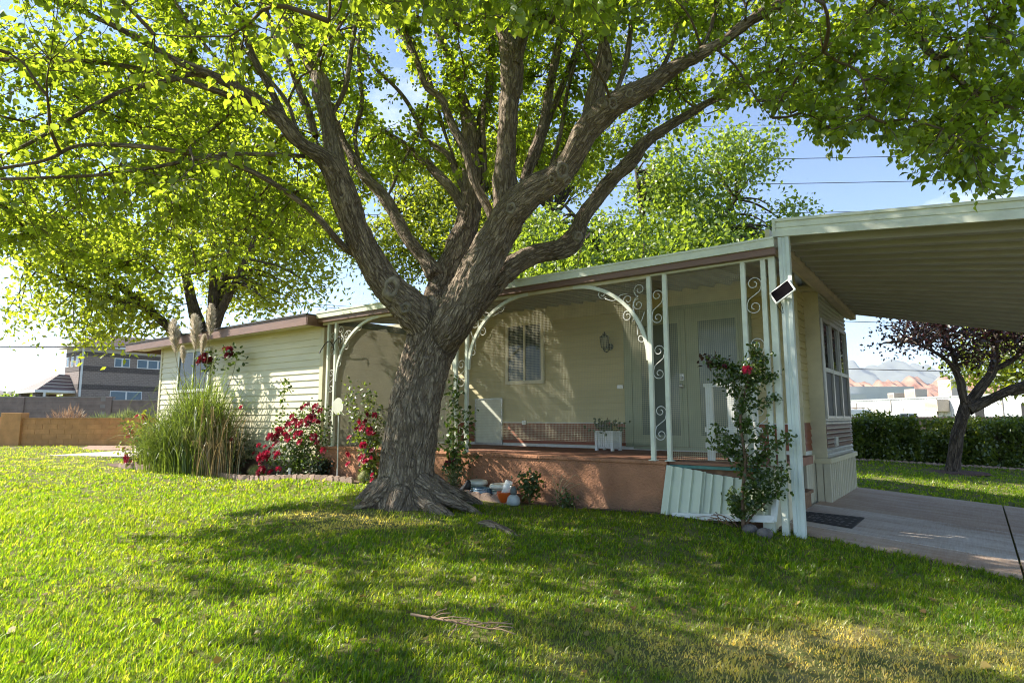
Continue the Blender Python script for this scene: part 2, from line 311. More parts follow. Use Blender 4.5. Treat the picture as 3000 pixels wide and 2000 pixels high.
def grass_zone(n,y0,y1,wid,h0,h1,w,xr=(-.98,.98),pw=1.):
    nt=max(1,n//5); y=y0+(y1-y0)*RNG.random(nt)**pw; x=y*(xr[0]+(xr[1]-xr[0])*RNG.random(nt)); th=np.repeat(.55+.9*RNG.random(nt),5); x=np.repeat(x,5)+RNG.normal(0,.012+.0012*y0,nt*5); y=np.repeat(y,5)+RNG.normal(0,.012+.0012*y0,nt*5); n=nt*5
    u,v=to_uv(x,y)
    keep=~((v>.0)&(v<5.3)&(u>-13.4)&(u<1.4))
    keep&=~((u>1.27)&(v<5.24)&(v>.27-.18*(u-1.3)+.02*np.sin(x*13)+.02*np.sin(x*31)))
    bl=np.interp(u,[p[0] for p in BEDL],[p[1] for p in BEDL]); keep&=~((u>-14.6)&(u<-4.9)&(v>bl-.09)&(v<1))
    keep&=~((u>-3.6)&(u<1.35)&(v>np.interp(u,[-3.6,-2.9,-2.8,-1.6,-1.4,-.5,1.35],[-.5,-.5,-.66,-.64,-.3,-.12,-.1]))&(v<1))
    keep&=~(((x+1.33)**2+(y-7.95)**2<.47**2)|((x+1.33)**2+(y-7.95)**2<.8**2)&(RNG.random(n)<.5))
    keep&=~((x>-14.1+.18*(y-18.9))&(y>18.0-(x+8)*.15+.05*np.sin(x*9))&(x<-8))
    keep&=~((x>-14.6-1.*(y-22.))&(y>22)&(x<-8)&(x>-17.5))
    keep&=~((x-10.6)**2+(y-14.9)**2<.75**2)
    keep&=y<np.where(x<0,25.6,17.2)
    dr=dryness(x,y); keep&=RNG.random(n)>dr*.62
    x,y,dr,th=x[keep],y[keep],dr[keep],th[keep]; n=len(x)
    h=(h0+(h1-h0)*RNG.random(n)**1.5)*(1-.45*dr)*(.65+.7*vn2(x,y))*th
    GR.append((x,y,h,np.full(n,w)*(.7+.6*RNG.random(n)),dr))
grass_zone(170000,2.2,5.2,1,.018,.052,.0058,pw=1.1)
grass_zone(132000,5.2,9.5,1,.022,.058,.009)
grass_zone(80000,9.5,16,1,.025,.06,.016)
grass_zone(60000,16,26,1,.035,.075,.02)
grass_zone(15000,2.2,10,1,.025,.06,.013,(-1.7,-.97)); grass_zone(9000,2.2,10,1,.025,.06,.013,(.97,1.5))
grass_zone(9000,1.0,2.2,1,.03,.07,.006,(-2,2)); grass_zone(9000,2.2,9,1,.03,.07,.012,(-1.8,1.8))
gx_,gy_,gh,gw,gd=[np.concatenate([q[k] for q in GR]) for k in range(5)]
n=len(gx_); base=np.stack([gx_,gy_,ground_z(gx_,gy_)-.004],1)
az=RNG.random(n)*2*np.pi; lean=(.1+.95*RNG.random(n))*gh; dirv=np.stack([np.cos(az),np.sin(az),0*az],1)
wind=np.array([.18,.05,0])*gh[:,None]
side=np.stack([-np.sin(az+RNG.normal(0,.5,n)),np.cos(az),0*az],1)*gw[:,None]*.5
mid=base+dirv*(lean*.38)[:,None]+wind*.3+np.array([0,0,1])*(gh*.58)[:,None]; tip=base+dirv*lean[:,None]+wind+np.array([0,0,1])*(gh*.92)[:,None]
Vb=np.stack([base-side,base+side,mid-side*.75,mid+side*.75,tip],1).reshape(-1,3); o5=np.arange(n)*5
def grass_mat():
    m,t=newmat('grass_blades'); g=nd(t,'NewGeometry'); r=g.outputs['Random Per Island']; p=g.outputs['Position']
    at=nd(t,'Attribute',attribute_name='dry')
    c=ramp(t,r,[(0,(.045,.115,.005)),(.5,(.09,.185,.008)),(.95,(.17,.25,.014)),(1,(.38,.34,.13))])
    c=mixc(t,ramp(t,noise(t,p,.8,4,.6),[(.42,(0,0,0)),(.75,(.5,)*3)]),c,(.17,.21,.02))
    c=mixc(t,ramp(t,noise(t,p,16,3,.5),[(.36,(.55,)*3),(.5,(0,0,0))]),c,(.028,.062,.006))
    c=mixc(t,at.outputs['Fac'],c,(.48,.43,.22))
    tr=mixc(t,1,c,(3.5,2.9,1.0),'MULTIPLY')
    d=nd(t,'BsdfDiffuse'); t.links.new(c,d.inputs[0]); tl=nd(t,'BsdfTranslucent'); t.links.new(tr,tl.inputs[0]); mx=nd(t,'MixShader'); mx.inputs[0].default_value=.6; t.links.new(d.outputs[0],mx.inputs[1]); t.links.new(tl.outputs[0],mx.inputs[2])
    gl=nd(t,'BsdfGlossy'); gl.inputs['Roughness'].default_value=.35; gl.inputs[0].default_value=(1,1,.9,1); m2=nd(t,'MixShader'); m2.inputs[0].default_value=.02; t.links.new(mx.outputs[0],m2.inputs[1]); t.links.new(gl.outputs[0],m2.inputs[2])
    o=nd(t,'OutputMaterial'); t.links.new(m2.outputs[0],o.inputs[0]); return m
me=mesh_np('lawn_grass',Vb,[np.stack([o5,o5+1,o5+3,o5+2],1),np.stack([o5+2,o5+3,o5+4],1)],grass_mat())
at=me.attributes.new('dry','FLOAT','POINT'); at.data.foreach_set('value',np.repeat(np.clip(gd*1.3+RNG.normal(0,.16,n)-.20,0,1),5).astype(np.float32))
lg=put('lawn_grass',me); props(lg,'mown lawn grass with worn straw coloured patches','grass',kind='stuff')

LITTER=leafmat('litter_leaf',((.16,.10,.04),(.34,.27,.08)),(.3,.22,.05),.3,.03)
nq=260; lx=RNG.uniform(-3.2,3.2,nq)*1.1; ly=3.0+6.0*RNG.random(nq)**1.3; lu,lv=to_uv(lx,ly); kq=(lv<-.7)&((lx+1.33)**2+(ly-7.95)**2>.4); lx,ly=lx[kq],ly[kq]; nq=len(lx)
V,F=leaf_np(np.stack([lx,ly,ground_z(lx,ly)+.028],1),rdir(nq)*np.array([1,1,.25]),unit(np.array([0,0,1.])+rdir(nq)*.5),.03+.035*RNG.random(nq),LEAF_V,LEAF_F,vary=True); props(obj_np('leaf_litter',V,F,LITTER),'scattered dry fallen leaves on the lawn under the tree','leaves',kind='stuff')
LIMBS={
'trunk':[[-1.341,7.95,-1.229,0.481],[-1.346,7.96,-1.096,0.449],[-1.35,7.97,-0.97,0.411],[-1.341,7.98,-0.674,0.374],[-1.315,7.99,-0.331,0.368],[-1.272,8.0,0.105,0.358],[-1.192,8.01,0.459,0.36],[-1.11,8.02,0.818,0.367],[-1.013,8.03,1.09,0.387],[-0.959,8.04,1.32,0.362],[-0.909,8.05,1.551,0.273]],
'A':[[-1.066,8.0,0.996,0.296],[-1.177,7.9,1.252,0.32],[-1.365,7.8,1.481,0.299],[-1.614,7.7,1.705,0.262],[-1.818,7.6,2.037,0.234],[-1.978,7.5,2.407,0.215],[-2.092,7.4,2.771,0.205],[-2.179,7.3,2.997,0.195],[-2.302,7.2,3.153,0.159],[-2.567,7.1,3.304,0.124],[-2.79,7.0,3.559,0.115],[-3.13,6.9,3.808,0.081],[-3.541,6.8,4.009,0.068],[-3.938,6.7,4.141,0.06],[-4.331,6.6,4.352,0.051],[-4.67,6.5,4.495,0.047],[-5.119,6.4,4.675,0.042],[-5.481,6.3,4.849,0.034],[-5.944,6.2,5.018,0.023]],
'A1b':[[-3.064,7.15,3.724,0.063],[-3.335,6.994,3.816,0.054],[-3.632,6.838,3.881,0.044],[-3.952,6.681,3.918,0.04],[-4.254,6.525,3.929,0.035],[-4.534,6.369,3.896,0.03],[-4.794,6.213,3.828,0.03],[-5.393,6.056,3.743,0.025],[-5.778,5.9,3.628,0.014]],
'A2':[[-2.212,7.65,3.002,0.186],[-2.341,7.705,3.444,0.161],[-2.455,7.76,3.897,0.141],[-2.554,7.815,4.264,0.147],[-2.613,7.87,4.541,0.144],[-2.747,7.925,4.772,0.122],[-2.945,7.98,5.11,0.104],[-3.173,8.035,5.505,0.096],[-3.406,8.09,5.91,0.092],[-3.647,8.145,6.377,0.084],[-3.902,8.2,7.019,0.06]],
'A4':[[-2.774,7.3,3.554,0.077],[-2.914,7.367,3.814,0.069],[-3.09,7.433,4.158,0.061],[-3.402,7.5,4.726,0.054],[-3.602,7.567,5.243,0.045],[-3.81,7.633,5.576,0.041],[-4.009,7.7,6.079,0.033]],
'A5':[[-2.653,7.9,3.773,0.092],[-2.788,7.983,4.158,0.075],[-2.954,8.067,4.513,0.071],[-3.159,8.15,5.016,0.063],[-3.405,8.233,5.467,0.059],[-3.614,8.317,5.929,0.055],[-3.806,8.4,6.466,0.041]],
'A3':[[-1.047,8.2,1.911,0.158],[-1.181,8.3,2.151,0.142],[-1.465,8.4,2.497,0.115],[-1.823,8.5,3.132,0.108],[-2.209,8.6,3.562,0.11],[-2.432,8.7,3.942,0.081],[-2.648,8.8,4.365,0.072],[-2.827,8.9,4.801,0.063],[-3.04,9.0,5.42,0.053],[-3.26,9.1,6.059,0.043],[-3.491,9.2,6.841,0.033]],
'L1':[[-2.332,7.5,3.261,0.039],[-2.433,7.34,3.227,0.037],[-2.594,7.18,3.179,0.034],[-3.211,7.02,3.134,0.032],[-3.492,6.86,3.045,0.03],[-3.703,6.7,2.909,0.027],[-4.0,6.54,2.76,0.025],[-4.392,6.38,2.616,0.023],[-4.862,6.22,2.516,0.021],[-5.262,6.06,2.433,0.019],[-5.633,5.9,2.351,0.017]],
'L2':[[-1.793,7.8,1.863,0.062],[-1.979,7.636,2.046,0.058],[-2.089,7.471,2.111,0.054],[-2.165,7.307,2.189,0.05],[-2.308,7.143,2.364,0.047],[-2.534,6.979,2.551,0.043],[-2.925,6.814,2.785,0.04],[-3.297,6.65,2.896,0.037],[-3.555,6.486,2.895,0.033],[-3.882,6.321,2.891,0.03],[-4.265,6.157,2.85,0.027],[-4.491,5.993,2.748,0.024],[-4.627,5.829,2.538,0.021],[-4.929,5.664,2.377,0.019],[-5.159,5.5,2.225,0.016]],
'L3':[[-3.345,7.0,3.942,0.045],[-3.734,6.829,4.03,0.041],[-3.97,6.657,3.854,0.037],[-4.371,6.486,3.628,0.032],[-4.73,6.314,3.253,0.028],[-4.903,6.143,2.96,0.024],[-5.06,5.971,2.706,0.02],[-5.254,5.8,2.487,0.017]],
'B':[[-0.982,8.15,1.06,0.274],[-0.976,8.262,1.356,0.335],[-0.939,8.373,1.806,0.294],[-0.75,8.485,2.373,0.252],[-0.641,8.596,2.809,0.227],[-0.593,8.708,3.313,0.211],[-0.589,8.819,3.835,0.205],[-0.605,8.931,4.265,0.188],[-0.678,9.042,4.597,0.148],[-0.781,9.154,4.995,0.119],[-0.961,9.265,5.626,0.104],[-1.204,9.377,6.274,0.095],[-1.415,9.488,6.931,0.086],[-1.6,9.6,7.643,0.07]],
'B1r':[[-0.568,9.0,4.298,0.116],[-0.47,9.1,4.683,0.106],[-0.379,9.2,5.078,0.095],[-0.331,9.3,5.718,0.085],[-0.31,9.4,6.501,0.074],[-0.299,9.5,7.438,0.063]],
'B2':[[-0.658,8.5,2.778,0.117],[-0.826,8.68,3.25,0.103],[-1.077,8.86,3.584,0.088],[-1.366,9.04,3.931,0.072],[-1.721,9.22,4.29,0.056],[-2.089,9.4,4.605,0.038]],
'B3':[[-0.698,8.7,3.253,0.065],[-0.826,8.8,3.597,0.061],[-0.973,8.9,3.951,0.057],[-1.175,9.0,4.138,0.052],[-1.382,9.1,4.335,0.048],[-1.549,9.2,4.763,0.043],[-1.815,9.3,5.203,0.038],[-2.228,9.4,5.661,0.033],[-2.607,9.5,6.265,0.028]],
'B4':[[-0.226,7.9,2.442,0.081],[-0.311,7.95,2.759,0.078],[-0.519,8.0,3.203,0.074],[-0.652,8.05,3.682,0.07],[-0.83,8.1,4.038,0.066],[-0.988,8.15,4.447,0.062],[-1.215,8.2,4.659,0.058],[-1.361,8.25,5.078,0.054],[-1.552,8.3,5.585,0.05],[-1.687,8.35,6.1,0.045],[-1.831,8.4,6.632,0.041]],
'B5':[[-0.679,9.0,3.859,0.057],[-0.879,9.12,4.356,0.053],[-1.142,9.24,4.984,0.049],[-1.469,9.36,5.577,0.044],[-1.81,9.48,6.252,0.04],[-2.194,9.6,7.013,0.035]],
'C':[[-0.935,7.95,0.989,0.312],[-0.794,7.852,1.199,0.353],[-0.57,7.754,1.583,0.333],[-0.349,7.656,2.007,0.305],[-0.151,7.558,2.336,0.286],[0.0,7.46,2.571,0.283],[0.255,7.362,2.765,0.255],[0.547,7.263,2.938,0.231],[0.708,7.165,3.116,0.196],[0.867,7.067,3.375,0.186],[1.063,6.969,3.586,0.204],[1.253,6.871,3.707,0.194],[1.518,6.773,3.802,0.152],[1.818,6.675,3.977,0.119],[2.11,6.577,4.106,0.102],[2.394,6.479,4.231,0.093],[2.674,6.381,4.413,0.084],[2.983,6.283,4.549,0.076],[3.283,6.185,4.679,0.067],[3.603,6.087,4.685,0.059],[3.89,5.988,4.375,0.054],[4.153,5.89,3.96,0.053],[4.241,5.792,3.635,0.048],[4.458,5.694,3.25,0.044],[4.589,5.596,3.054,0.036],[4.841,5.498,2.863,0.029],[5.054,5.4,2.645,0.016]],
'C1':[[-0.089,7.75,2.35,0.248],[-0.08,7.725,2.708,0.24],[-0.089,7.7,3.115,0.205],[-0.081,7.675,3.571,0.17],[-0.045,7.65,4.032,0.171],[0.0,7.625,4.495,0.19],[-0.023,7.6,4.818,0.172],[-0.099,7.575,5.044,0.127],[-0.226,7.55,5.319,0.118],[-0.318,7.525,5.694,0.109],[-0.433,7.5,6.219,0.078]],
'C1b':[[0.044,7.5,4.564,0.151],[0.126,7.55,4.931,0.113],[0.182,7.6,5.354,0.1],[0.231,7.65,5.889,0.092],[0.305,7.7,6.437,0.066]],
'C2b':[[0.726,7.45,3.104,0.147],[0.847,7.456,3.378,0.152],[1.007,7.463,3.84,0.149],[1.111,7.469,4.262,0.159],[1.188,7.475,4.572,0.151],[1.205,7.481,4.934,0.085],[1.283,7.487,5.47,0.077],[1.337,7.494,5.867,0.068],[1.417,7.5,6.37,0.046]],
'C3':[[0.092,7.95,2.929,0.11],[0.235,8.1,3.424,0.101],[0.44,8.25,4.108,0.091],[0.576,8.4,4.899,0.08],[0.752,8.55,5.825,0.07],[0.867,8.7,6.697,0.058]],
'C4':[[0.341,8.4,3.601,0.073],[0.534,8.6,4.335,0.067],[0.817,8.8,5.133,0.06],[1.202,9.0,6.277,0.053],[1.392,9.2,7.203,0.045]],
'D':[[-0.688,8.15,1.338,0.275],[-0.506,8.153,1.548,0.267],[-0.277,8.156,1.807,0.231],[0.0,8.159,2.044,0.195],[0.326,8.162,2.211,0.172],[0.652,8.166,2.293,0.177],[0.85,8.169,2.428,0.187],[0.947,8.172,2.671,0.145],[1.13,8.175,2.963,0.132],[1.372,8.178,3.259,0.133],[1.664,8.181,3.557,0.133],[1.862,8.184,3.808,0.105],[2.205,8.188,4.061,0.096],[2.696,8.191,4.367,0.077],[3.142,8.194,4.625,0.063],[3.639,8.197,4.858,0.049],[4.137,8.2,5.042,0.029]],
'E2':[[4.082,5.75,3.792,0.041],[4.153,5.638,3.52,0.035],[4.583,5.525,3.559,0.03],[4.843,5.412,3.562,0.024],[5.228,5.3,3.597,0.019]],
'X1':[[-0.494,8.6,2.861,0.054],[-0.405,8.72,3.633,0.051],[-0.44,8.84,4.494,0.047],[-0.372,8.96,5.396,0.042],[-0.328,9.08,6.633,0.038],[-0.307,9.2,7.324,0.033]],
'X2':[[-0.826,8.9,3.762,0.041],[-1.059,9.05,4.433,0.037],[-1.277,9.2,5.25,0.033],[-1.616,9.35,6.106,0.028],[-2.003,9.5,7.064,0.023]],
'X3':[[0.463,8.0,3.212,0.046],[0.671,8.2,3.916,0.042],[0.792,8.4,4.636,0.037],[1.025,8.6,5.616,0.032],[1.168,8.8,6.658,0.027]],
'X4':[[1.206,7.2,3.817,0.055],[1.441,7.367,4.436,0.048],[1.576,7.533,5.113,0.041],[1.768,7.7,5.927,0.033]],
'X5':[[1.547,6.9,3.886,0.041],[1.887,7.067,4.345,0.036],[2.122,7.233,5.003,0.032],[2.414,7.4,5.696,0.027]],
'X6':[[-2.194,8.6,3.557,0.05],[-2.351,8.75,4.179,0.045],[-2.304,8.9,4.801,0.039],[-2.422,9.05,5.737,0.034],[-2.379,9.2,6.721,0.028]],
'X7':[[-2.499,7.9,3.968,0.051],[-2.327,8.05,4.544,0.046],[-2.294,8.2,5.25,0.041],[-2.256,8.35,5.991,0.036],[-2.263,8.5,6.655,0.031]],
'X8':[[-1.855,8.7,3.154,0.04],[-1.66,8.933,3.83,0.035],[-1.448,9.167,4.491,0.029],[-1.329,9.4,5.188,0.022]],
'X9':[[2.118,6.6,4.121,0.035],[2.333,6.733,4.527,0.031],[2.478,6.867,5.016,0.026],[2.626,7.0,5.48,0.021]],
'X10':[[-2.567,7.1,3.304,0.041],[-2.805,7.225,3.897,0.037],[-3.223,7.35,4.426,0.033],[-3.565,7.475,4.882,0.028],[-3.879,7.6,5.453,0.023]],
'X11':[[-3.13,6.9,3.808,0.033],[-3.573,7.0,4.304,0.029],[-3.99,7.1,4.819,0.025],[-4.337,7.2,5.354,0.022]],
'root1':[[-1.465,7.8,-0.784,0.195],[-1.646,7.775,-0.967,0.16],[-1.806,7.75,-1.075,0.118],[-2.006,7.725,-1.165,0.063],[-2.247,7.7,-1.222,0.025]],
'root2':[[-1.146,7.8,-0.805,0.195],[-0.9,7.71,-0.939,0.142],[-0.661,7.62,-1.025,0.099],[-0.428,7.53,-1.116,0.069],[-0.241,7.44,-1.201,0.04],[-0.079,7.35,-1.282,0.02]],
'root3':[[-1.158,7.75,-0.923,0.185],[-0.939,7.537,-1.069,0.131],[-0.713,7.325,-1.14,0.087],[-0.48,7.113,-1.211,0.046],[-0.297,6.9,-1.258,0.019]],
'root4':[[-1.359,7.7,-0.917,0.192],[-1.402,7.617,-1.097,0.14],[-1.466,7.533,-1.196,0.081],[-1.568,7.45,-1.261,0.032]],
'root5':[[-1.067,8.0,-0.804,0.183],[-0.855,8.067,-0.918,0.132],[-0.596,8.133,-1.025,0.097],[-0.311,8.2,-1.146,0.044]],
'root6':[[-1.587,8.1,-0.814,0.185],[-1.805,8.2,-0.933,0.143],[-2.048,8.3,-1.09,0.081]],
}
# ============================================================ big mulberry tree
def vnoise(P,seed=0):
    P=np.asarray(P,float); i=np.floor(P).astype(np.int64); f=P-i; f=f*f*(3-2*f)
    def h(a,b,c):
        n=(a*374761393+b*668265263+c*2147483647+seed*974711)&0xffffffff; n=((n^(n>>13))*1274126177)&0xffffffff; return ((n^(n>>16))&0xffff)/65535.
    r=0
    for a in(0,1):
        for b in(0,1):
            for c in(0,1): r=r+h(i[:,0]+a,i[:,1]+b,i[:,2]+c)*np.abs(1-a-f[:,0])*np.abs(1-b-f[:,1])*np.abs(1-c-f[:,2])
    return r
def bark_mat(name,dark,light,scale=17,bump=.03):
    m,t=newmat(name); a=nd(t,'Attribute',attribute_name='bark'); mp=nd(t,'Mapping'); mp.inputs['Scale'].default_value=(1,1,.2); t.links.new(a.outputs['Vector'],mp.inputs[0]); v=mp.outputs[0]
    g=nd(t,'NewGeometry'); wv=nd(t,'TexNoise'); wv.inputs['Scale'].default_value=scale; wv.inputs['Detail'].default_value=3; wv.inputs['Roughness'].default_value=.5; wv.inputs['Distortion'].default_value=.6; t.links.new(v,wv.inputs[0])
    def fis(o,w):
        q=nd(t,'MapRange'); q.inputs[1].default_value=0; q.inputs[2].default_value=1; q.inputs[3].default_value=-1; q.inputs[4].default_value=1; t.links.new(o,q.inputs[0]); ab=nd(t,'Math',operation='ABSOLUTE'); t.links.new(q.outputs[0],ab.inputs[0]); r=nd(t,'MapRange',interpolation_type='SMOOTHSTEP'); r.inputs[2].default_value=w; t.links.new(ab.outputs[0],r.inputs[0]); return r.outputs[0]
    f1=fis(wv.outputs[0],.16); f2=fis(noise(t,v,scale*2.3,2,.5),.22); mul=nd(t,'Math',operation='MULTIPLY'); t.links.new(f1,mul.inputs[0]); ad=nd(t,'MapRange'); ad.inputs[3].default_value=.55; t.links.new(f2,ad.inputs[0]); t.links.new(ad.outputs[0],mul.inputs[1])
    c=ramp(t,noise(t,v,scale*1.6,5,.65),[(.3,tuple(x*.62 for x in light)),(.7,light)]); c=mixc(t,mul.outputs[0],dark,c)
    c=mixc(t,ramp(t,noise(t,g.outputs['Position'],1.6,5,.6),[(.4,(0,0,0)),(.7,(.45,)*3)]),c,tuple(x*.8+.03 for x in light))
    b=nd(t,'BsdfPrincipled'); t.links.new(c,b.inputs[0]); b.inputs['Roughness'].default_value=.9; b.inputs['Specular IOR Level'].default_value=.2
    bn=nd(t,'Bump'); bn.inputs['Distance'].default_value=bump; bn.inputs['Strength'].default_value=1; t.links.new(mul.outputs[0],bn.inputs['Height']); t.links.new(bn.outputs[0],b.inputs['Normal'])
    o=nd(t,'OutputMaterial'); t.links.new(b.outputs[0],o.inputs[0]); return m
BARK=bark_mat('mulberry_bark',(.105,.075,.052),(.40,.315,.225)); DARKBARK=bark_mat('dark_bark',(.045,.033,.024),(.17,.13,.095),12)
LIMBV=[];LIMBF=[];LIMBB=[];off=0
def limb_mesh(rows,step,seg,amp,seed,cap=True,knob=0.):
    rows=np.array(rows,float); L=np.linalg.norm(np.diff(rows[:,:3],axis=0),axis=1).sum(); n=max(4,int(L/step))
    S=smooth_path(rows,n); P=S[:,:3]; r=np.maximum(S[:,3],.004)
    V,F=tube_np(P,r,seg); C=np.repeat(P,seg,0); D=V-C; rr=np.repeat(r,seg); s=np.repeat(np.concatenate([[0],np.cumsum(np.linalg.norm(np.diff(P,axis=0),axis=1))]),seg)
    a=np.tile(np.linspace(0,2*np.pi,seg,endpoint=False),n); B=np.stack([rr*np.cos(a),rr*np.sin(a),s],1)+seed*3.7
    Dn=unit(D)
    if amp>0:
        q=B*np.array([24,24,3.6]); q[:,:2]+=1.1*np.stack([vnoise(B*9,seed+5),vnoise(B*9,seed+6)],1)-.5
        rid=1-np.abs(2*vnoise(q,seed)-1)*1.0; rid2=vnoise(B*np.array([52,52,11]),seed+2)
        lum=vnoise(V*2.6+seed,seed+3)-.5; lum2=vnoise(V*7+seed,seed+4)-.5
        sc=np.minimum(1,rr/.12)
        V=V+Dn*((-(rid**2.2)*amp*1.5+(rid2-.5)*amp*.8)*sc+lum*rr*.22+lum2*rr*(.10+knob))[:,None]
    return V,F,B
def make_bark(name,parts,mat,parent):
    V=np.concatenate([p[0] for p in parts]); B=np.concatenate([p[2] for p in parts]); o=0;FF=[]
    for p in parts: FF.append(p[1]+o); o+=len(p[0])
    ob=obj_np(name,V,[np.concatenate(FF)],mat,parent,True)
    at=ob.data.attributes.new('bark','FLOAT_VECTOR','POINT'); at.data.foreach_set('vector',B.astype(np.float32).ravel()); return ob
tree=thing('mulberry_tree','large mulberry tree with thick furrowed trunk and spreading limbs before the porch','tree',(-1.34,7.95,-1.1))
def fused(names,voxel):
    """trunk, roots and main limbs grown into one skin, then furrowed along the grain"""
    m=MB(); CS=[]
    for nm in names:
        rw=[[*q[:3],q[3]*(.90 if nm=='trunk' else .74 if nm.startswith('root') else .77)] for q in LIMBS[nm]]; S=smooth_path(np.array(rw,float),max(8,len(rw)*8)); S[:,3]=np.maximum(S[:,3],.006)
        V,F=tube_np(S[:,:3],S[:,3],24); m.add(V,F.tolist()); k=len(S); m.f.append([m.n-k*24+i for i in range(24)][::-1]); m.f.append([m.n-24+i for i in range(24)])
        P=S[:,:3]; T=unit(np.gradient(P,axis=0)); x=unit(np.cross(T[0],[0.3,.9,.1])); X=[]
        for t in T: x=x-t*np.dot(x,t); x=x/np.linalg.norm(x); X.append(x)
        s_=np.concatenate([[0],np.cumsum(np.linalg.norm(np.diff(P,axis=0),axis=1))]); n0=len(names)*3.1*names.index(nm)
        CS.append(np.concatenate([P,S[:,3:4],T,np.array(X),s_[:,None],np.full((k,1),n0)],1))
    CSL=CS; CS=np.concatenate(CS); me=bpy.data.meshes.new('tmp'); me.from_pydata(np.concatenate(m.v).tolist(),[],m.f); me.update(); o=bpy.data.objects.new('tmp',me); link(o)
    r=o.modifiers.new('r','REMESH'); r.mode='VOXEL'; r.voxel_size=voxel
    dg=bpy.context.evaluated_depsgraph_get(); dg.update(); ev=bpy.data.meshes.new_from_object(o.evaluated_get(dg)); bpy.data.objects.remove(o)
    nv=len(ev.vertices); V=np.empty(nv*3,np.float32); ev.vertices.foreach_get('co',V); V=V.reshape(-1,3).astype(float); E=np.empty(len(ev.edges)*2,np.int32); ev.edges.foreach_get('vertices',E); E=E.reshape(-1,2)
    npoly=len(ev.polygons); F=np.empty(len(ev.loops),np.int32); ev.loops.foreach_get('vertex_index',F); F=F.reshape(-1,4)
    deg=np.bincount(E.ravel(),minlength=nv).astype(float)[:,None]
    for it in range(7):
        acc=np.zeros_like(V)
        for d in range(3): acc[:,d]=np.bincount(E[:,0],V[E[:,1],d],nv)+np.bincount(E[:,1],V[E[:,0],d],nv)
        V=V+.55*(acc/deg-V)
    low=(V[:,2]<-.35)[:,None]*np.clip((-.35-V[:,2:3])*4,0,1)
    for it in range(8):
        acc=np.zeros_like(V)
        for d in range(3): acc[:,d]=np.bincount(E[:,0],V[E[:,1],d],nv)+np.bincount(E[:,1],V[E[:,0],d],nv)
        V=V+.5*low*(acc/deg-V)
    fn=np.cross(V[F[:,2]]-V[F[:,0]],V[F[:,3]]-V[F[:,1]]); N=np.zeros_like(V)
    for d in range(3):
        for k in range(4): N[:,d]+=np.bincount(F[:,k],fn[:,d],nv)
    N=unit(N); ids=[c_[0,11] for c_ in CSL]; d1=np.full(nv,9.);d2=np.full(nv,9.);i1=np.zeros(nv,int);i2=np.zeros(nv,int); off_=0
    for c_ in CSL:
        lo=c_[:,:3].min(0)-.55;hi=c_[:,:3].max(0)+.55; w=np.where(((V>lo)&(V<hi)).all(1))[0]
        for q in range(0,len(w),6000):
            ww=w[q:q+6000]; dd=np.linalg.norm(V[ww,None].astype(np.float32)-c_[None,:,:3].astype(np.float32),axis=2)-c_[None,:,3]; j=dd.argmin(1); dm=dd[np.arange(len(ww)),j]; j=j+off_
            b1=dm<d1[ww]; b2=(~b1)&(dm<d2[ww]); k1=ww[b1]; d2[k1]=d1[k1]; i2[k1]=i1[k1]; d1[k1]=dm[b1]; i1[k1]=j[b1]; k2=ww[b2]; d2[k2]=dm[b2]; i2[k2]=j[b2]
        off_+=len(c_)
    high=np.clip((V[:,2]-1.5)/1.0,0,1)
    def disp(idx):
        c=CS[idx]; D=V-c[:,:3]; T=c[:,4:7]; X=c[:,7:10]; Y=np.cross(T,X); B=np.stack([(D*X).sum(1),(D*Y).sum(1),c[:,10]+(D*T).sum(1)],1)+c[:,11:12]; rr=c[:,3]
        w1=vnoise(B*np.array([6,6,4.]),3)-.5; w2=vnoise(B*np.array([6,6,4.])+9,4)-.5; q=B*np.array([27,27,4.2]); q[:,0]+=w1*3.; q[:,1]+=w2*3.
        f1=np.abs(2*vnoise(q,1)-1); f2=np.abs(2*vnoise(q*np.array([1.8,1.8,2.6])+5,2)-1); fine=vnoise(B*np.array([75,75,26]),6)-.5
        old=np.clip(1.3-(V[:,2]-.6)/2.4,.3,1)*np.minimum(1,rr/.14)
        return (np.minimum(1,f1*2.4)**.7-.6)*.023*old+(np.minimum(1,f2*2.2)-.5)*.010*old+fine*.006,B,rr
    e1,B,rr=disp(i1); e2,_,_=disp(i2); w=np.clip(.5+(d2-d1)/.22,.5,1)
    lum=vnoise(V*2.3,8)-.5; lum2=vnoise(V*6.5,9)-.5
    V=V+N*(e1*w+e2*(1-w)+lum*.06*np.minimum(1,rr/.2)+lum2*rr*.30*high)[:,None]
    return V,F,B
VFB=fused(['trunk','A','B','C','D','C1','A2','C2b','A3']+['root%d'%k for k in range(1,7)],.0175); make_bark('trunk',[VFB],BARK,tree)
FUSED=('trunk','A','B','C','D','C1','A2','C2b','A3')
make_bark('root',[limb_mesh([[-.42,6.86,-1.2,.05],[-.28,6.62,-1.11,.06],[-.12,6.38,-1.115,.055],[.0,6.2,-1.13,.04],[.06,6.1,-1.2,.03]],.015,40,.014,40)],BARK,tree)
BIG={'A':90,'B':80,'C':100,'D':64,'C1':70,'A2':56,'C2b':54}
SKEL=[];SKR=[]
for k,(nm,rows) in enumerate(LIMBS.items()):
    if nm=='trunk' or nm.startswith('root'): continue
    rw=[[*q[:3],q[3]*.82] for q in rows]; rw[0][3]*=.55; rw[1][3]*=.9
    if nm not in FUSED: make_bark('limb',[limb_mesh(rw,.02 if nm in BIG else .04,BIG.get(nm,20),.010 if nm in BIG else .004,50+k,knob=.10 if nm in('C','D','C2b','C1','A2') else .03)],BARK,tree)
    S=smooth_path(np.array(rows),len(rows)*6); S=S[S[:,2]>1.9]; SKEL.append(S[:,:3]); SKR.append(S[:,3])
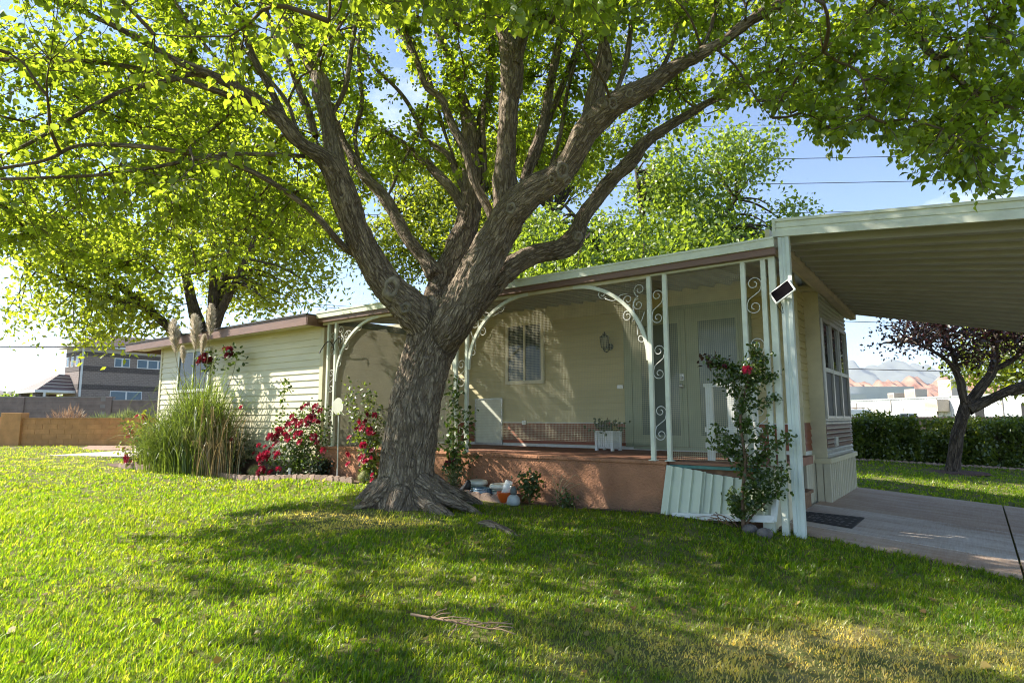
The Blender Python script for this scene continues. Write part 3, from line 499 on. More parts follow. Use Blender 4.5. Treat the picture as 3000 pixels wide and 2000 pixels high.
SKEL=np.concatenate(SKEL);SKR=np.concatenate(SKR)
# pruning knots: callus ring round a hollow, set into the bark where the limbs were cut
KNOT=M('knot_wood',(.22,.185,.14),.9,.4,14,bump=.01,bscale=40)
def knot(p,nrm,r):
    nrm=unit(np.array(nrm,float)); x=unit(np.cross(nrm,(0,0,1.))); y=np.cross(nrm,x); m=MB(); V=[];pr=[(r*1.5,-r*.6),(r*1.28,-.12*r),(r*1.08,.16*r),(r*.9,.24*r),(r*.72,.14*r),(r*.58,-.12*r),(r*.36,-.2*r),(r*.18,-.12*r),(r*.02,-.14*r)]; sg=26
    for i,(a,h) in enumerate(pr):
        for k in range(sg): th=2*math.pi*k/sg; f=1+.10*math.sin(th*2+p[0]*9)+.06*math.sin(th*5+p[2]*7); V.append(p+x*(a*f*math.cos(th))+y*(a*f*1.15*math.sin(th))+nrm*(h*(1+.25*math.sin(th*3+i)))-nrm*.03*r)
    m.add(V,[(i*sg+k,i*sg+(k+1)%sg,(i+1)*sg+(k+1)%sg,(i+1)*sg+k) for i in range(len(pr)-1) for k in range(sg)]); m.build('knot',KNOT,tree,True)
CF=1800.;cth=math.atan(224/1800);cc,cs=math.cos(cth),math.sin(cth)
def proj(P):
    d=P[:,1]*cc+P[:,2]*cs; d=np.where(d<.05,.05,d); return 1500+CF*P[:,0]/d,1000-CF*(-P[:,1]*cs+P[:,2]*cc)/d,d
kx,ky,kdp=proj(VFB[0]); kf=VFB[1]; kn=np.zeros_like(VFB[0]); fn_=np.cross(VFB[0][kf[:,2]]-VFB[0][kf[:,0]],VFB[0][kf[:,3]]-VFB[0][kf[:,1]])
for d_ in range(3):
    for k in range(4): kn[:,d_]+=np.bincount(kf[:,k],fn_[:,d_],len(kn))
for px_,py_,r_ in ((1158,852,.085),(1182,915,.05),(1652,512,.07),(1606,540,.035),(1640,585,.05),(1674,545,.045),(1790,318,.048),(1833,285,.04),(1750,290,.045),(1485,600,.05),(930,292,.05),(1835,360,.05),(1500,430,.03),(1690,690,.05)):
    w_=np.where((np.abs(kx-px_)<14)&(np.abs(ky-py_)<14))[0]
    if len(w_):
        j=w_[np.argmin(kdp[w_])]; near_=np.where(((VFB[0]-VFB[0][j])**2).sum(1)<(r_*1.2)**2)[0]; knot(VFB[0][j],kn[near_].sum(0),r_)
# ------------------------------------------------------------ crown
# the crown hangs low at its flanks and is pruned open in front of the fork
LOWX=np.array([-400,0,200,450,700,950,1100,1250,1500,1700,1850,2000,2150,2300,2450,2550,2700,2850,3000,3400]); LOWY=np.array([760,740,800,860,800,700,560,520,520,540,470,400,330,360,460,380,560,590,590,600])
def open_ok(P,slack=0.,thin=True):
    px,py,d=proj(P); infr=(P[:,1]>.3)
    low=np.interp(px,LOWX,LOWY); ok=~(infr&(py>low+slack))
    mid=(px>930)&(px<2100)&(py>-60+0*px); front=P[:,1]<8.15+np.clip((px-1500)/600,-.3,.6)*.3; ok&=~(infr&mid&front&(py>np.interp(px,[900,1000,1900,2100],[300,60,120,300])))
    r_=RNG.random(len(P)) if thin else np.ones(len(P))
    gap=((px-1150)/95)**2+((py-215)/150)**2<1; ok&=~(infr&gap&(r_<.93))
    yf=np.interp(px,[-200,0,400,950],[5.2,5.6,6.4,7.7]); ok&=~(infr&(px<960)&(px>-300)&(py>-80)&(P[:,1]<yf)&(r_<.86))
    ok&=~(infr&(px>1800)&(py>-100)&(P[:,1]<np.interp(px,[1900,2600,3000],[6.2,5.2,4.7])))
    ok&=~(infr&(P[:,1]<3.2)&(py>-200)); cl=vnoise(P*np.array([.75,.75,.9])+3.3,77); outf=(py<-120)|(px<-250)|(px>3250)|(P[:,1]<.3); r2=RNG.random(len(P)) if thin else np.ones(len(P))
    ok&=~(outf&(r2<np.where(cl<.5,.93,.35))); ok&=~(~outf&(cl<.38)&(r2<.6)); return ok
def crown_points(n):
    out=[]; tot=0
    while tot<n:
        q=RNG.random((n*2,3))*2-1; q=q[(q**2).sum(1)<1]; rad=np.sqrt((q**2).sum(1)); q=q[rad>.25*RNG.random(len(q))]
        P=np.stack([-1.6+q[:,0]*8.0,7.6+q[:,1]*4.5,3.9+q[:,2]*2.5],1)
        dx=np.hypot((P[:,0]+1.6)/8.,(P[:,1]-7.6)/4.5); P=P[P[:,2]>1.75+.5*np.clip(1-dx*1.3,0,1)]
        P=P[open_ok(P)]; out.append(P); tot+=len(P)
    return np.concatenate(out)[:n]
SV=np.array(SD)
def light_gap(P):
    """airy windows in the crown on the sun's side of the porch and shed"""
    u,v=to_uv(P[:,0],P[:,1]); t=v/(SV@VV); ub=u-t*(SV@UU); zb=P[:,2]-t*SV[2]; hit=(v<-.05)&(ub>-12.5)&(ub<1.7)&(zb>-1.2)&(zb<2.0)
    n=vnoise(np.stack([ub*1.5-zb*.5,zb*1.9+ub*.6,0*ub],1)+4,55); return hit&(n>np.where(ub<-6.6,.22,.42))
def nearest(Q,S,chunk=400):
    idx=np.empty(len(Q),int)
    for a in range(0,len(Q),chunk): idx[a:a+chunk]=np.argmin(((Q[a:a+chunk,None]-S[None])**2).sum(2),1)
    return idx
NB=330
def zone(n,x0,x1,y0,y1,z0,z1,chk=True):
    q=RNG.random((n,3)); P=np.stack([x0+q[:,0]*(x1-x0),y0+q[:,1]*(y1-y0),z0+q[:,2]*(z1-z0)],1); return P[open_ok(P,0,False)] if chk else P
T2=np.concatenate([crown_points(NB),zone(10,-6.6,-5.1,3.8,5.2,2.9,4.4),zone(30,-3,4.5,5,10,5.2,7.2),zone(18,2.8,5.6,4.8,6.5,2.0,3.6)]); T2=T2[np.argsort(((T2-np.array([-1,7.8,2.8]))**2).sum(1))]
bparts=[]; sk=[SKEL]
allS=SKEL
for k,tg in enumerate(T2):
    j=int(np.argmin(((allS-tg)**2).sum(1)+.6*np.clip(allS[:,2]-tg[2]-.2,0,9)**2)); a=allS[j]; d=tg-a; L=np.linalg.norm(d)
    if L<.35: continue
    mid=a+d*.5+np.array([0,0,.10*L])+RNG.normal(0,.06*L,3); tipp=tg
    rows=np.array([[*a,.012+.007*L],[*(a+(mid-a)*.5+RNG.normal(0,.03*L,3)),.011+.005*L],[*mid,.009+.004*L],[*(mid+(tipp-mid)*.55+RNG.normal(0,.04*L,3)),.008],[*tipp,.004]])
    S=smooth_path(rows,9); V,F=tube_np(S[:,:3],S[:,3],5); bparts.append((V,F)); allS=np.concatenate([allS,S[2:,:3]])
NT=5800
q_=RNG.random((1500,3)); BK=np.stack([-4.2+q_[:,0]*7.4,8.5+q_[:,1]*3.0,2.5+q_[:,2]*4.2],1); BK=BK[open_ok(BK)]
T3=np.concatenate([crown_points(NT),BK,zone(230,-6.6,-5.0,3.7,5.2,2.8,4.4),zone(1300,-3,5.2,5,10,5.0,7.4),zone(420,2.6,5.8,4.8,6.8,1.9,3.7)]); ix=nearest(T3,allS.astype(np.float32)); a=allS[ix]; d=T3-a; L=np.linalg.norm(d,axis=1)
ok=(L<1.9)&~(light_gap(T3)&(RNG.random(len(T3))<.93)); T3,a,d,L=T3[ok],a[ok],d[ok],L[ok]; st=np.where((L>.75)[:,None],T3-unit(d)*.75,a)
def sticks(P0,P1,r0,r1,sag=.04):
    n=len(P0); D=unit(P1-P0); X=unit(np.cross(D,RNG.normal(size=(n,3)))); Y=np.cross(D,X); LL=np.linalg.norm(P1-P0,axis=1); V=[]
    for t in (0,.5,1):
        c=P0+(P1-P0)*t+X*(LL*sag*(t*(1-t)*4))[:,None]; rr=(r0+(r1-r0)*t)
        for kk in range(3):
            an=2*np.pi*kk/3; V.append(c+rr*(np.cos(an)*X+np.sin(an)*Y))
    V=np.stack(V,1).reshape(-1,3); o=(np.arange(n)*9)[:,None,None]
    q=np.array([[l*3+k,l*3+(k+1)%3,(l+1)*3+(k+1)%3,(l+1)*3+k] for l in(0,1) for k in range(3)])
    return V,(q[None]+o).reshape(-1,4)
TWIG=M('twig_bark',(.13,.095,.06),.9,.2)
tv,tf=sticks(a+0*st if False else st,T3,.006,.0025)
V2=np.concatenate([b[0] for b in bparts]+[tv]); o=0;FF=[]
for b in bparts: FF.append(b[1]+o); o+=len(b[0])
FF.append(tf+o); props(obj_np('branches',V2,[np.concatenate(FF)],TWIG,tree,True),kind='stuff')
PER=18
nt_=len(T3); tt=np.tile(np.linspace(.15,1.05,PER),nt_); tt+=RNG.normal(0,.05,len(tt)); s0=np.repeat(st,PER,0); s1=np.repeat(T3,PER,0); dd=unit(s1-s0)
LP=s0+(s1-s0)*tt[:,None]; nL=len(LP)
outw=unit(np.cross(dd,rdir(nL))); LP=LP+outw*(.02+.05*RNG.random(nL))[:,None]+RNG.normal(0,.03,(nL,3))
LD=unit(outw*.9+dd*.5+np.array([0,0,-.75])*(.4+RNG.random(nL))[:,None]); LN=unit(np.array([0,0,1.])+rdir(nL)*.75+np.array(SD)*.25)
LS=.038+.056*RNG.random(nL)**1.2; 
k_=open_ok(LP,25,False)&(RNG.random(len(LP))>.08); LP,LD,LN,LS=LP[k_],LD[k_],LN[k_],LS[k_]
MULB=leafmat('mulberry_leaf',((.035,.075,.008),(.085,.14,.014)),(.54,.68,.035),.62,.04,.4)
px,py,dep=proj(LP); vis=(px>30)&(px<2970)&(py>10)&(py<700)&(dep>2.5); size=np.where(vis,LS/dep*(.35+np.abs((LN*unit(LP)).sum(1))),0); pick=np.argsort(-size)[:300]; pm=np.zeros(len(LP),bool); pm[pick]=True
far_=(dep>6.9)|(px<-40)|(px>3040)|(py<-40); WIDE_V=OVAL_V*np.array([1.4,1,1.])
for sel,tv_,tf_ in ((~pm&~far_,LEAF_V,LEAF_F),(~pm&far_,WIDE_V,OVAL_F)):
    V,F=leaf_np(LP[sel],LD[sel],LN[sel],LS[sel],tv_,tf_,vary=True); props(obj_np('crown',V,F,MULB,tree,True),kind='stuff')
lm=mesh_np('leaf',LEAF_V,[np.array(f) for f in LEAF_F],MULB,True); org=np.array(tree.location)
for j in pick:
    D=unit(LD[j]);X=unit(np.cross(D,LN[j]));N=np.cross(X,D); o=put('leaf',lm,tree,LP[j]-org,scale=float(LS[j])); o.rotation_euler=Matrix((X,D,N)).transposed().to_euler()
print('mulberry leaves',len(LP))
# ============================================================ mobile home
def lap(u0,u1,v,z0,z1,n,parent,mat,name='siding_board',thick=.022,axis='u',skip=()):
    """n lapped boards; axis 'u': wall facing -v at v; 'v': wall facing +u at u=v (u0,u1 are then v limits)"""
    h=(z1-z0)/n; org=np.array(wloc(parent)); cache={}
    for k in range(n):
        for a,b in (skip(z0+h*k,z0+h*(k+1)) if callable(skip) else [(u0,u1)]):
            key=(round(a,3),round(b,3))
            if key not in cache:
                m=MB(); prof=[(0,h*1.02),(-.004,h*1.02),(-thick*.55,h*.55),(-thick,.004),(-thick,0),(0,0)]
                if axis=='u': m.ext([(p,q) for p,q in prof],-org+H(a,v,0),VV,(0,0,1),UU*(b-a))
                else: m.ext([(-p,q) for p,q in prof][::-1],-org+H(v,a,0),UU,(0,0,1),VV*(b-a))
                me=bpy.data.meshes.new(name); me.from_pydata(np.concatenate(m.v).tolist(),[],m.f); me.update(); me.materials.append(mat); cache[key]=me
            put(name,cache[key],parent,(0,0,z0+h*k))
home=thing('mobile_home','long cream sided mobile home with dark windows and sage green doors behind the porch','house',Hg(-3,3.6))
m=MB(); m.hb(-13.3,1.19,2.40,2.85,-1.3,2.1); m.hb(-13.3,1.385,2.852,5.15,-1.3,2.1); m.build('wall',CREAM,home)
lap(-6.55,1.15,2.40,-.08,1.80,17,home,SIDING_SHADE)
lap(-6.55,1.15,2.40,-.46,-.09,3,home,BAND)
m=MB(); m.hb(-6.6,1.16,2.372,2.40,-.53,-.465); m.hb(-6.6,1.16,2.375,2.40,-.09,-.075); m.build('base_trim',WHITE,home)
for z0,z1,v in((1.79,1.86,2.345),(1.862,1.94,2.36),(1.942,2.05,2.34)):
    m=MB(); m.hb(-6.55,1.2,v,2.40,z0,z1); m.build('header_trim',CREAM,home)
m=MB(); m.hb(-6.7,1.5,2.2,5.3,2.10,2.16); m.build('roof',ASPHALTROOF,home)
m=MB(); m.hb(1.13,1.205,2.365,2.41,-.56,1.80); m.build('corner_trim',CREAM,home)
lap(2.41,2.85,1.19,-.06,1.85,18,home,SIDING_SHADE,axis='v'); lap(2.41,2.85,1.19,-.46,-.07,4,home,BAND,axis='v'); m=MB(); m.hb(1.185,1.20,2.41,2.85,-.6,-.465); m.build('base_trim',WHITE,home)
# bay with the three tall windows
m=MB(); m.hb(1.19,1.40,2.832,2.852,-.62,1.86); m.build('corner_panel',CREAM,home)
m=MB(); m.hb(1.02,1.42,2.6,2.85,1.86,1.92); m.build('soffit',CREAM,home)
def corr(v0,v1,z0,z1,n,name,mat,u=1.385,d=.022):
    h=(z1-z0)/n; org=np.array(wloc(home)); m=MB(); m.ext([(0,0),(d,.25*h),(d,.7*h),(.004,.98*h),(0,h)],-org+H(u,v0,0),UU,(0,0,1),VV*(v1-v0))
    me=bpy.data.meshes.new(name); me.from_pydata(np.concatenate(m.v).tolist(),[],m.f); me.update(); me.materials.append(mat)
    for k in range(n): put(name,me,home,(0,0,z0+h*k))
corr(2.855,5.13,1.46,2.08,9,'corrugated_strip',SHEETMETAL); corr(2.855,5.13,-.10,.0,2,'corrugated_strip',SHEETMETAL); corr(2.855,5.13,-.44,-.10,5,'striped_strip',BROWNMETAL); corr(2.855,5.13,-.58,-.44,2,'corrugated_strip',SHEETMETAL)
for z in (-.15,-.22,-.29,-.36): m=MB(); m.hb(1.405,1.412,2.86,5.12,z-.008,z+.008); m.build('pinstripe',SHEETMETAL,home)
win=MB(); win.hb(1.388,1.393,2.93,5.0,.02,1.44); wf=win.build('window',BLACK,home)
wv=[2.92,3.58,4.27,4.98]
for k in range(3):
    for z0,z1,mm in ((.72,1.43,DARKGLASS),(.03,.70,BLACK)):
        m=MB(); m.hb(1.394,1.398,wv[k]+.03,wv[k+1]-.03,z0,z1); m.build('pane',mm,wf)
m=MB()
for q in wv: m.hb(1.39,1.43,q-.035,q+.035,.0,1.47)
m.hb(1.39,1.425,2.9,5.0,.68,.74); m.hb(1.39,1.425,2.9,5.0,1.43,1.475); m.hb(1.39,1.425,2.9,5.0,-.01,.03); m.build('frame',SHEETMETAL,wf)
m=MB(); m.hb(1.40,1.428,3.40,3.62,-.42,-.28); mp_=m.build('metal_plate',STEEL,home)
for q in (3.405,3.605): m=MB(); m.hb(1.428,1.432,q,q+.012,-.415,-.285); m.build('plate_rim',SHEETMETAL,mp_)
SKIRT=M('skirting_vinyl',(.58,.54,.40),.5,.07,4,dirt=.3)
for k in range(15):
    a=2.80+k*.158; m=MB(); zb=-1.28; m.ext([(0,0),(.05,.01),(.05,.06),(.035,.08),(.035,.135),(.0,.155)],H(1.385,a,zb),UU,VV,(0,0,.655-.0)); m.build('skirt_panel',SKIRT,home)
m=MB(); m.hb(1.38,1.455,2.76,5.2,-.64,-.57); m.hb(1.15,1.455,2.745,2.79,-.64,-.57); m.build('skirt_rail',CREAM,home)
m=MB(); m.hb(1.39,1.46,2.76,5.2,-1.26,-1.19); m.build('skirt_base',CREAM,home)
for k in range(3): m=MB(); m.hb(1.16+k*.095,1.245+k*.095,2.77,2.80,-1.28,-.62); m.build('skirt_panel',SKIRT,home)
for k in range(4): m=MB(); m.hb(1.20,1.235,2.24+k*.13,2.36+k*.13,-1.28,-.58); m.build('skirt_panel',SKIRT,home)
m=MB(); m.hb(1.12,1.25,2.2,2.76,-.60,-.52); m.build('skirt_rail',CREAM,home)
# small slider window, hatch, doors
def slider(parent,u0,u1,z0,z1,v,mid=True,fm=WHITE,gm=DARKGLASS):
    m=MB(); fw=.06; m.hb(u0,u1,v-.045,v-.0,z0,z0+fw*1.1); m.hb(u0,u1,v-.045,v,z1-fw,z1); m.hb(u0,u0+fw,v-.043,v,z0+fw*1.1,z1-fw); m.hb(u1-fw,u1,v-.043,v,z0+fw*1.1,z1-fw)
    w=m.build('window',fm,parent); c=(u0+u1)/2
    for a,b in((u0+fw,c),(c,u1-fw)) if mid else ((u0+fw,u1-fw),): m=MB(); m.hb(a,b,v-.022,v-.016,z0+fw,z1-fw); m.build('pane',gm,w)
    if mid: m=MB(); m.hb(c-.02,c+.02,v-.04,v-.01,z0+fw,z1-fw); m.build('mullion',fm,w)
    return w
slider(home,-4.03,-3.15,.63,1.80,2.375,fm=M('window_cream',(.68,.64,.48),.5,.05))
m=MB(); m.hb(-4.78,-4.12,2.345,2.38,-.49,.37); hh=m.build('hatch',MINT,home)
m=MB()
for a,b,c,d in((-4.79,-4.11,.36,.38),(-4.79,-4.11,-.5,-.47),(-4.79,-4.765,-.47,.36),(-4.135,-4.11,-.47,.36)): m.hb(a,b,2.335,2.35,c,d)
m.build('hatch_frame',STEEL,hh)
m=MB()
for q in np.arange(-.4,.36,.085): m.hb(-4.127,-4.119,2.331,2.336,q,q+.012); m.hb(-4.782,-4.774,2.331,2.336,q,q+.012)
m.build('screws',BLACK,hh)
m=MB(); m.hb(-1.53,-1.39,2.352,2.385,-.47,1.79); m.hb(.47,.56,2.352,2.385,-.47,1.79); m.hb(-1.39,.47,2.352,2.385,1.735,1.79); m.hb(-1.39,.47,2.352,2.385,-.50,-.455); m.build('door_frame',GREENDOOR,home)
for a,b,hinge in((-1.388,-.455,0),(-.445,.468,1)):
    m=MB(); m.hb(a,b,2.362,2.384,-.452,1.733); d=m.build('door',GREENDOOR,home,bevel=.004)
    m=MB(); ga,gb=a+.17,b-.12
    if hinge: ga,gb=a+.2,b-.13
    for q0,q1,z0,z1 in((ga-.04,gb+.04,-.32,-.27),(ga-.04,gb+.04,1.51,1.56),(ga-.04,ga,-.27,1.51),(gb,gb+.04,-.27,1.51)): m.hb(q0,q1,2.348,2.362,z0,z1)
    m.build('glazing_bead',GREENDOOR,d); m=MB(); m.hb(ga,gb,2.356,2.3615,-.27,1.51); m.build('pane',BLINDGLASS,d)
    m=MB()
    for q in np.arange(-.25,1.5,.035): m.hb(ga+.01,gb-.01,2.3562,2.3572,q,q+.02)
    props(m.build('blind',M('blind_slats',(.17,.20,.17),.4,.05,spec=.4),d),kind='stuff')
    if not hinge:
        m=MB(); m.lathe([(.035,0),(.035,.012),(.018,.02),(.018,.045),(.034,.055),(.034,.075),(.02,.085)],H(-.525,2.36,.50),14,(UU,np.array([0,0,1.]),-VV)); m.build('door_knob',STEEL,d,True)
        m=MB(); m.hb(-.565,-.495,2.345,2.362,.59,.69); m.lathe([(.026,0),(.026,.02),(.012,.03)],H(-.53,2.345,.63),12,(UU,np.array([0,0,1.]),-VV)); m.build('deadbolt',STEEL,d)
m=MB(); m.hb(-6.42,-5.5,2.352,2.385,-.48,1.62); dd_=m.build('door',M('tan_door',(.42,.38,.27),.5),home); m=MB(); m.hb(-6.32,-5.6,2.345,2.352,-.2,1.5); m.build('pane',BLINDGLASS,dd_)
m=MB(); m.hb(-6.5,-6.42,2.34,2.39,-.48,1.68); m.hb(-5.5,-5.42,2.34,2.39,-.48,1.68); m.hb(-6.42,-5.5,2.34,2.39,1.62,1.68); m.build('door_frame',CREAM,home)
m=MB(); m.hb(-1.675,-1.56,2.365,2.38,.495,.55); m.build('plaque',STEEL,home)
m=MB(); m.hb(-3.66,-3.56,2.36,2.385,-.12,-.05); m.hb(-3.64,-3.615,2.355,2.36,-.105,-.065); m.hb(-3.605,-3.58,2.355,2.36,-.105,-.065); m.build('outlet_box',STEEL,home)
# ============================================================ shed addition
shed=thing('garden_shed','cream lap sided flat roofed shed with brown fascia at the end of the porch','shed',Hg(-10,.6))
m=MB(); m.hb(-13.25,-6.60,.075,2.38,-1.3,1.78); m.build('wall',CREAM,shed)
lap(-13.25,-6.68,.075,-.84,1.76,20,shed,SIDING_SUN)
lap(.08,2.38,-6.60,-.5,1.76,17,shed,M('shaded_side_siding',(.46,.41,.29),.55,.08,3,dirt=.3),axis='v')  # same shed siding, darkened so the side wall's shade sits in its colour
m=MB(); m.hb(-6.68,-6.58,.04,.075,-.86,1.76); m.hb(-6.60,-6.575,.045,.13,-.86,1.76); m.build('corner_trim',CREAM,shed)
m=MB(); m.hb(-13.28,-13.20,.045,.075,-.86,1.76); m.build('corner_trim',CREAM,shed)
m=MB(); m.hb(-13.2,-6.62,.065,.09,-1.3,-.845); m.build('foundation',M('shed_base',(.16,.10,.08),.9,.3,5,dirt=.3),shed)
m=MB(); m.hb(-14.3,-6.63,-.33,.075,1.735,1.76); m.build('soffit',CREAM,shed)
m=MB(); m.hb(-14.35,-6.58,-.36,-.33,1.70,1.88); m.hb(-14.38,-14.35,-.36,2.6,1.70,1.88); m.hb(-6.62,-6.55,-.355,.1,1.701,1.879); m.build('fascia',BROWN,shed)
m=MB(); m.hb(-14.4,-6.56,-.38,2.6,1.881,1.91); m.build('roof',ASPHALTROOF,shed)
w=slider(shed,-12.25,-10.75,.6,1.60,.045,fm=WHITE,gm=DARKGLASS)
# ============================================================ porch
porch=thing('covered_porch','long covered porch with terracotta wall, mint scrollwork posts and arched screens','porch',Hg(-2.6,.5))
m=MB(); m.hb(-6.56,.18,-.05,.12,-1.35,-.545); m.build('stucco_wall',STUCCO,porch)
m=MB(); m.hb(-6.57,.20,-.075,.16,-.545,-.50); m.build('coping',STUCCO,porch,bevel=.01)
m=MB(); m.hb(-6.59,1.30,.162,2.37,-.62,-.515); m.build('floor',SLAB,porch)
m=MB(); m.hb(.21,1.32,-.03,.16,-.535,-.505); m.build('floor_board',SLAB,porch); m=MB(); m.hb(.22,1.3,-.035,.0,-.575,-.54); m.build('ledger',M('teal_board',(.09,.22,.19),.7,.3,9),porch)
m=MB(); m.hb(.2,1.3,.03,.10,-1.35,-.58); m.build('rim_joist',WOOD,porch)
lap(.0,.9,1.33,-1.28,-.58,5,porch,CREAM,axis='v'); m=MB(); m.hb(1.27,1.33,.0,.9,-1.3,-.56); m.build('end_wall',CREAM,porch); m=MB(); m.hb(1.25,1.37,-.05,.0,-1.3,-.52); m.build('end_corner_trim',MINT,porch)
for k,(ue,zt) in enumerate(((1.20,-.74),(1.32,-.95))):
    m=MB(); m.hb(.9,ue,1.0,2.18,zt-.04,zt); m.build('stair_tread',WOOD,porch); m=MB(); m.hb(.9,ue-.03,1.02,2.16,zt-.35,zt-.042); m.build('stair_riser',WOOD,porch)
POSTS=[-6.32,-6.11,-3.16,-2.94,.025,.23,1.16,1.38]
for u in POSTS: m=MB(); m.hb(u-.026,u+.026,-.06,-.01,-.505,1.735); m.build('post',MINT,porch,bevel=.004)
m=MB(); m.hb(1.435,1.505,-.055,.02,-1.3,1.74); m.build('post',MINT,porch,bevel=.006)
for u in POSTS: m=MB(); m.hb(u-.045,u+.045,-.085,.01,-.503,-.492); m.build('post_foot',MINT,porch)
# fascia, gutter and roof pans
m=MB(); m.hb(-6.56,1.53,-.165,-.13,1.835,1.935); m.hb(-6.56,1.53,-.175,-.165,1.92,1.945); m.build('gutter',MINT,porch)
m=MB(); m.hb(-6.56,1.53,-.135,-.05,1.76,1.834); m.build('fascia',BROWN,porch)
for a,b in((-6.5,-4.4),(-2.95,0.05)): m=MB(); m.hb(a,b,-.05,-.015,1.715,1.758); m.build('arch_beam',CREAM,porch)
m=MB(); m.hb(-6.5,1.5,-.049,.0,1.736,1.759); m.build('beam',MINT,porch)
prof=[(0,0),(.03,0),(.045,.05),(.075,.05),(.09,0),(.265,0),(.265,.012),(.0,.012)]
prof=[(0,.02),(.03,.02),(.045,-.035),(.095,-.035),(.11,.02),(.26,.02),(.26,.03),(0,.03)]
org=np.array(wloc(porch)); mm=MB(); D=VV*2.5+np.array([0,0,.22]); mm.ext(prof,H(0,-.12,0)-np.array([*org[:2],0]),UU,(0,0,1),D)
me=bpy.data.meshes.new('roof_pan'); me.from_pydata(np.concatenate(mm.v).tolist(),[],mm.f); me.update(); me.materials.append(ROOFPAN)
for k in range(31): p=UU*(-6.55+.26*k); put('roof_pan',me,porch,(p[0],p[1],1.83-org[2]))
# wrought scrolls
def spiral(cx,cz,R0,a0,turns,shrink,sgn=1,n=26):
    t=np.linspace(0,1,n); a=a0+sgn*t*turns*2*np.pi; r=R0*(1-(1-shrink)*t**.9); return np.stack([cx+r*np.cos(a),cz+r*np.sin(a)],1)
def s_scroll(cu,cz,w,h):
    Rr=w*.5; top=spiral(0,h*.5-Rr,Rr,0,1.22,.28); up=np.concatenate([top[::-1],[[Rr*.82,h*.12]],[[0,0]]]); low=-up[::-1][1:]
    p=smooth_path(np.concatenate([up,low]),90); return np.stack([p[:,0]+cu,p[:,1]+cz],1)
def wire(pts,name,parent,v=-.035,r=.0048,mat=WHITE):
    P=np.array([H(a,v,b) for a,b in pts]); m=MB(); m.tube(P,r,5); return m.build(name,mat,parent,True)
for a,b in((-6.32,-6.11),(-3.16,-2.94),(.025,.23),(1.16,1.38)):
    for zc in (1.35,.67,-.06): wire(s_scroll((a+b)/2,zc,b-a-.06,.42),'scroll',porch)
def corner_scrolls(u0,sg,zt):
    def w(pts): wire([(u0+sg*a,zt+b) for a,b in pts],'scroll',porch)
    w(np.concatenate([spiral(.10,-.11,.075,-1.2,-1.15,.3)[::-1],[[.075,-.30],[.11,-.42]],spiral(.19,-.42,.075,np.pi,-1.2,.3)[0:26]]) if False else spiral(.10,-.11,.085,-1.4,1.3,.3))
    w(spiral(.12,-.30,.075,1.6,-1.3,.3)); w(spiral(.26,-.22,.075,-2.,1.3,.3)); w(spiral(.27,-.43,.075,2.2,-1.25,.3)); w(spiral(.09,-.72,.07,1.4,1.25,.3)); w(spiral(.62,-.10,.07,-2.4,1.3,.3))
    w(smooth_path(np.array([[.115,-.19],[.175,-.24],[.19,-.33],[.17,-.42],[.20,-.5]]),20)); w(smooth_path(np.array([[.04,-.40],[.08,-.5],[.13,-.58],[.14,-.68]]),16)); w(smooth_path(np.array([[.27,-.145],[.36,-.15],[.46,-.21],[.58,-.17]]),16))
def arch(u0,u1,z0,z1):
    t=np.linspace(0,np.pi/2,26); pts=[(u1+(u0-u1)*math.cos(a),z0+(z1-z0)*math.sin(a)) for a in t]; m=MB()
    for k in range(25): m.bar(H(pts[k][0],-.035,pts[k][1]),H(pts[k+1][0],-.035,pts[k+1][1]),.045,.034,up=VV)
    m.build('arch',MINT,porch)
arch(-6.08,-4.95,.66,1.73); arch(-2.91,-1.80,.72,1.735); arch(-.005,-1.06,.70,1.735); arch(-3.19,-4.3,.70,1.735)
corner_scrolls(-6.085,1,1.70); corner_scrolls(-2.91,1,1.70); corner_scrolls(-.005,-1,1.70); corner_scrolls(-3.19,-1,1.70)
# insect screen: real wires
NET=M('screen_wire',(.46,.43,.29),.6,.1)
def net(u0,u1,z0,z1,v,du,dz,th,hole=None):
    m=MB();Vs=[];Fs=[]
    for u in np.arange(u0,u1,du): Vs.append([H(u-th/2,v,z0),H(u+th/2,v,z0),H(u+th/2,v,z1),H(u-th/2,v,z1)])
    for z in np.arange(z0,z1,dz): Vs.append([H(u0,v+.001,z-th/2),H(u1,v+.001,z-th/2),H(u1,v+.001,z+th/2),H(u0,v+.001,z+th/2)])
    V=np.array(Vs).reshape(-1,3); props(obj_np('screen_mesh',V,[np.arange(len(V)).reshape(-1,4)],NET,porch),kind='stuff')
net(-6.09,-3.19,-.5,1.72,.0,.013,.0125,.0011); net(-2.91,.0,-.30,1.72,.0,.023,.023,.0023); net(.25,1.14,-.48,1.72,.0,.023,.023,.0023)
# ============================================================ carport
carport=thing('carport','carport roof of pale corrugated metal pans with mint gutter over the driveway','carport',Hg(3,2))
def cz(u,v):
    f=v/5.3; return (1.99-.1*(u-1.6))*(1-f)+(1.86-.225*(u-1.6))*f
NP=19; UE=6.6
for k in range(NP):
    v0=.03+k*5.27/NP; v1=.03+(k+1)*5.27/NP; w_=v1-v0; V=[];n=14
    cs_=[(0,.0),(.50,.0),(.56,-.085),(.86,-.085),(.92,.0),(.985,.0),(.985,.014),(0,.014)]
    for q in range(n+1):
        u=1.56+(UE-1.56)*q/n
        for a,b in cs_: V.append(H(u,v0+a*w_,cz(u,v0+a*w_)+b+.03))
    L8=8;F=[(q*L8+j,q*L8+(j+1)%L8,(q+1)*L8+(j+1)%L8,(q+1)*L8+j) for q in range(n) for j in range(L8)]+[list(range(L8))[::-1],[n*L8+j for j in range(L8)]]
    m=MB(); m.add(V,F); m.build('roof_pan',ROOFPAN,carport)
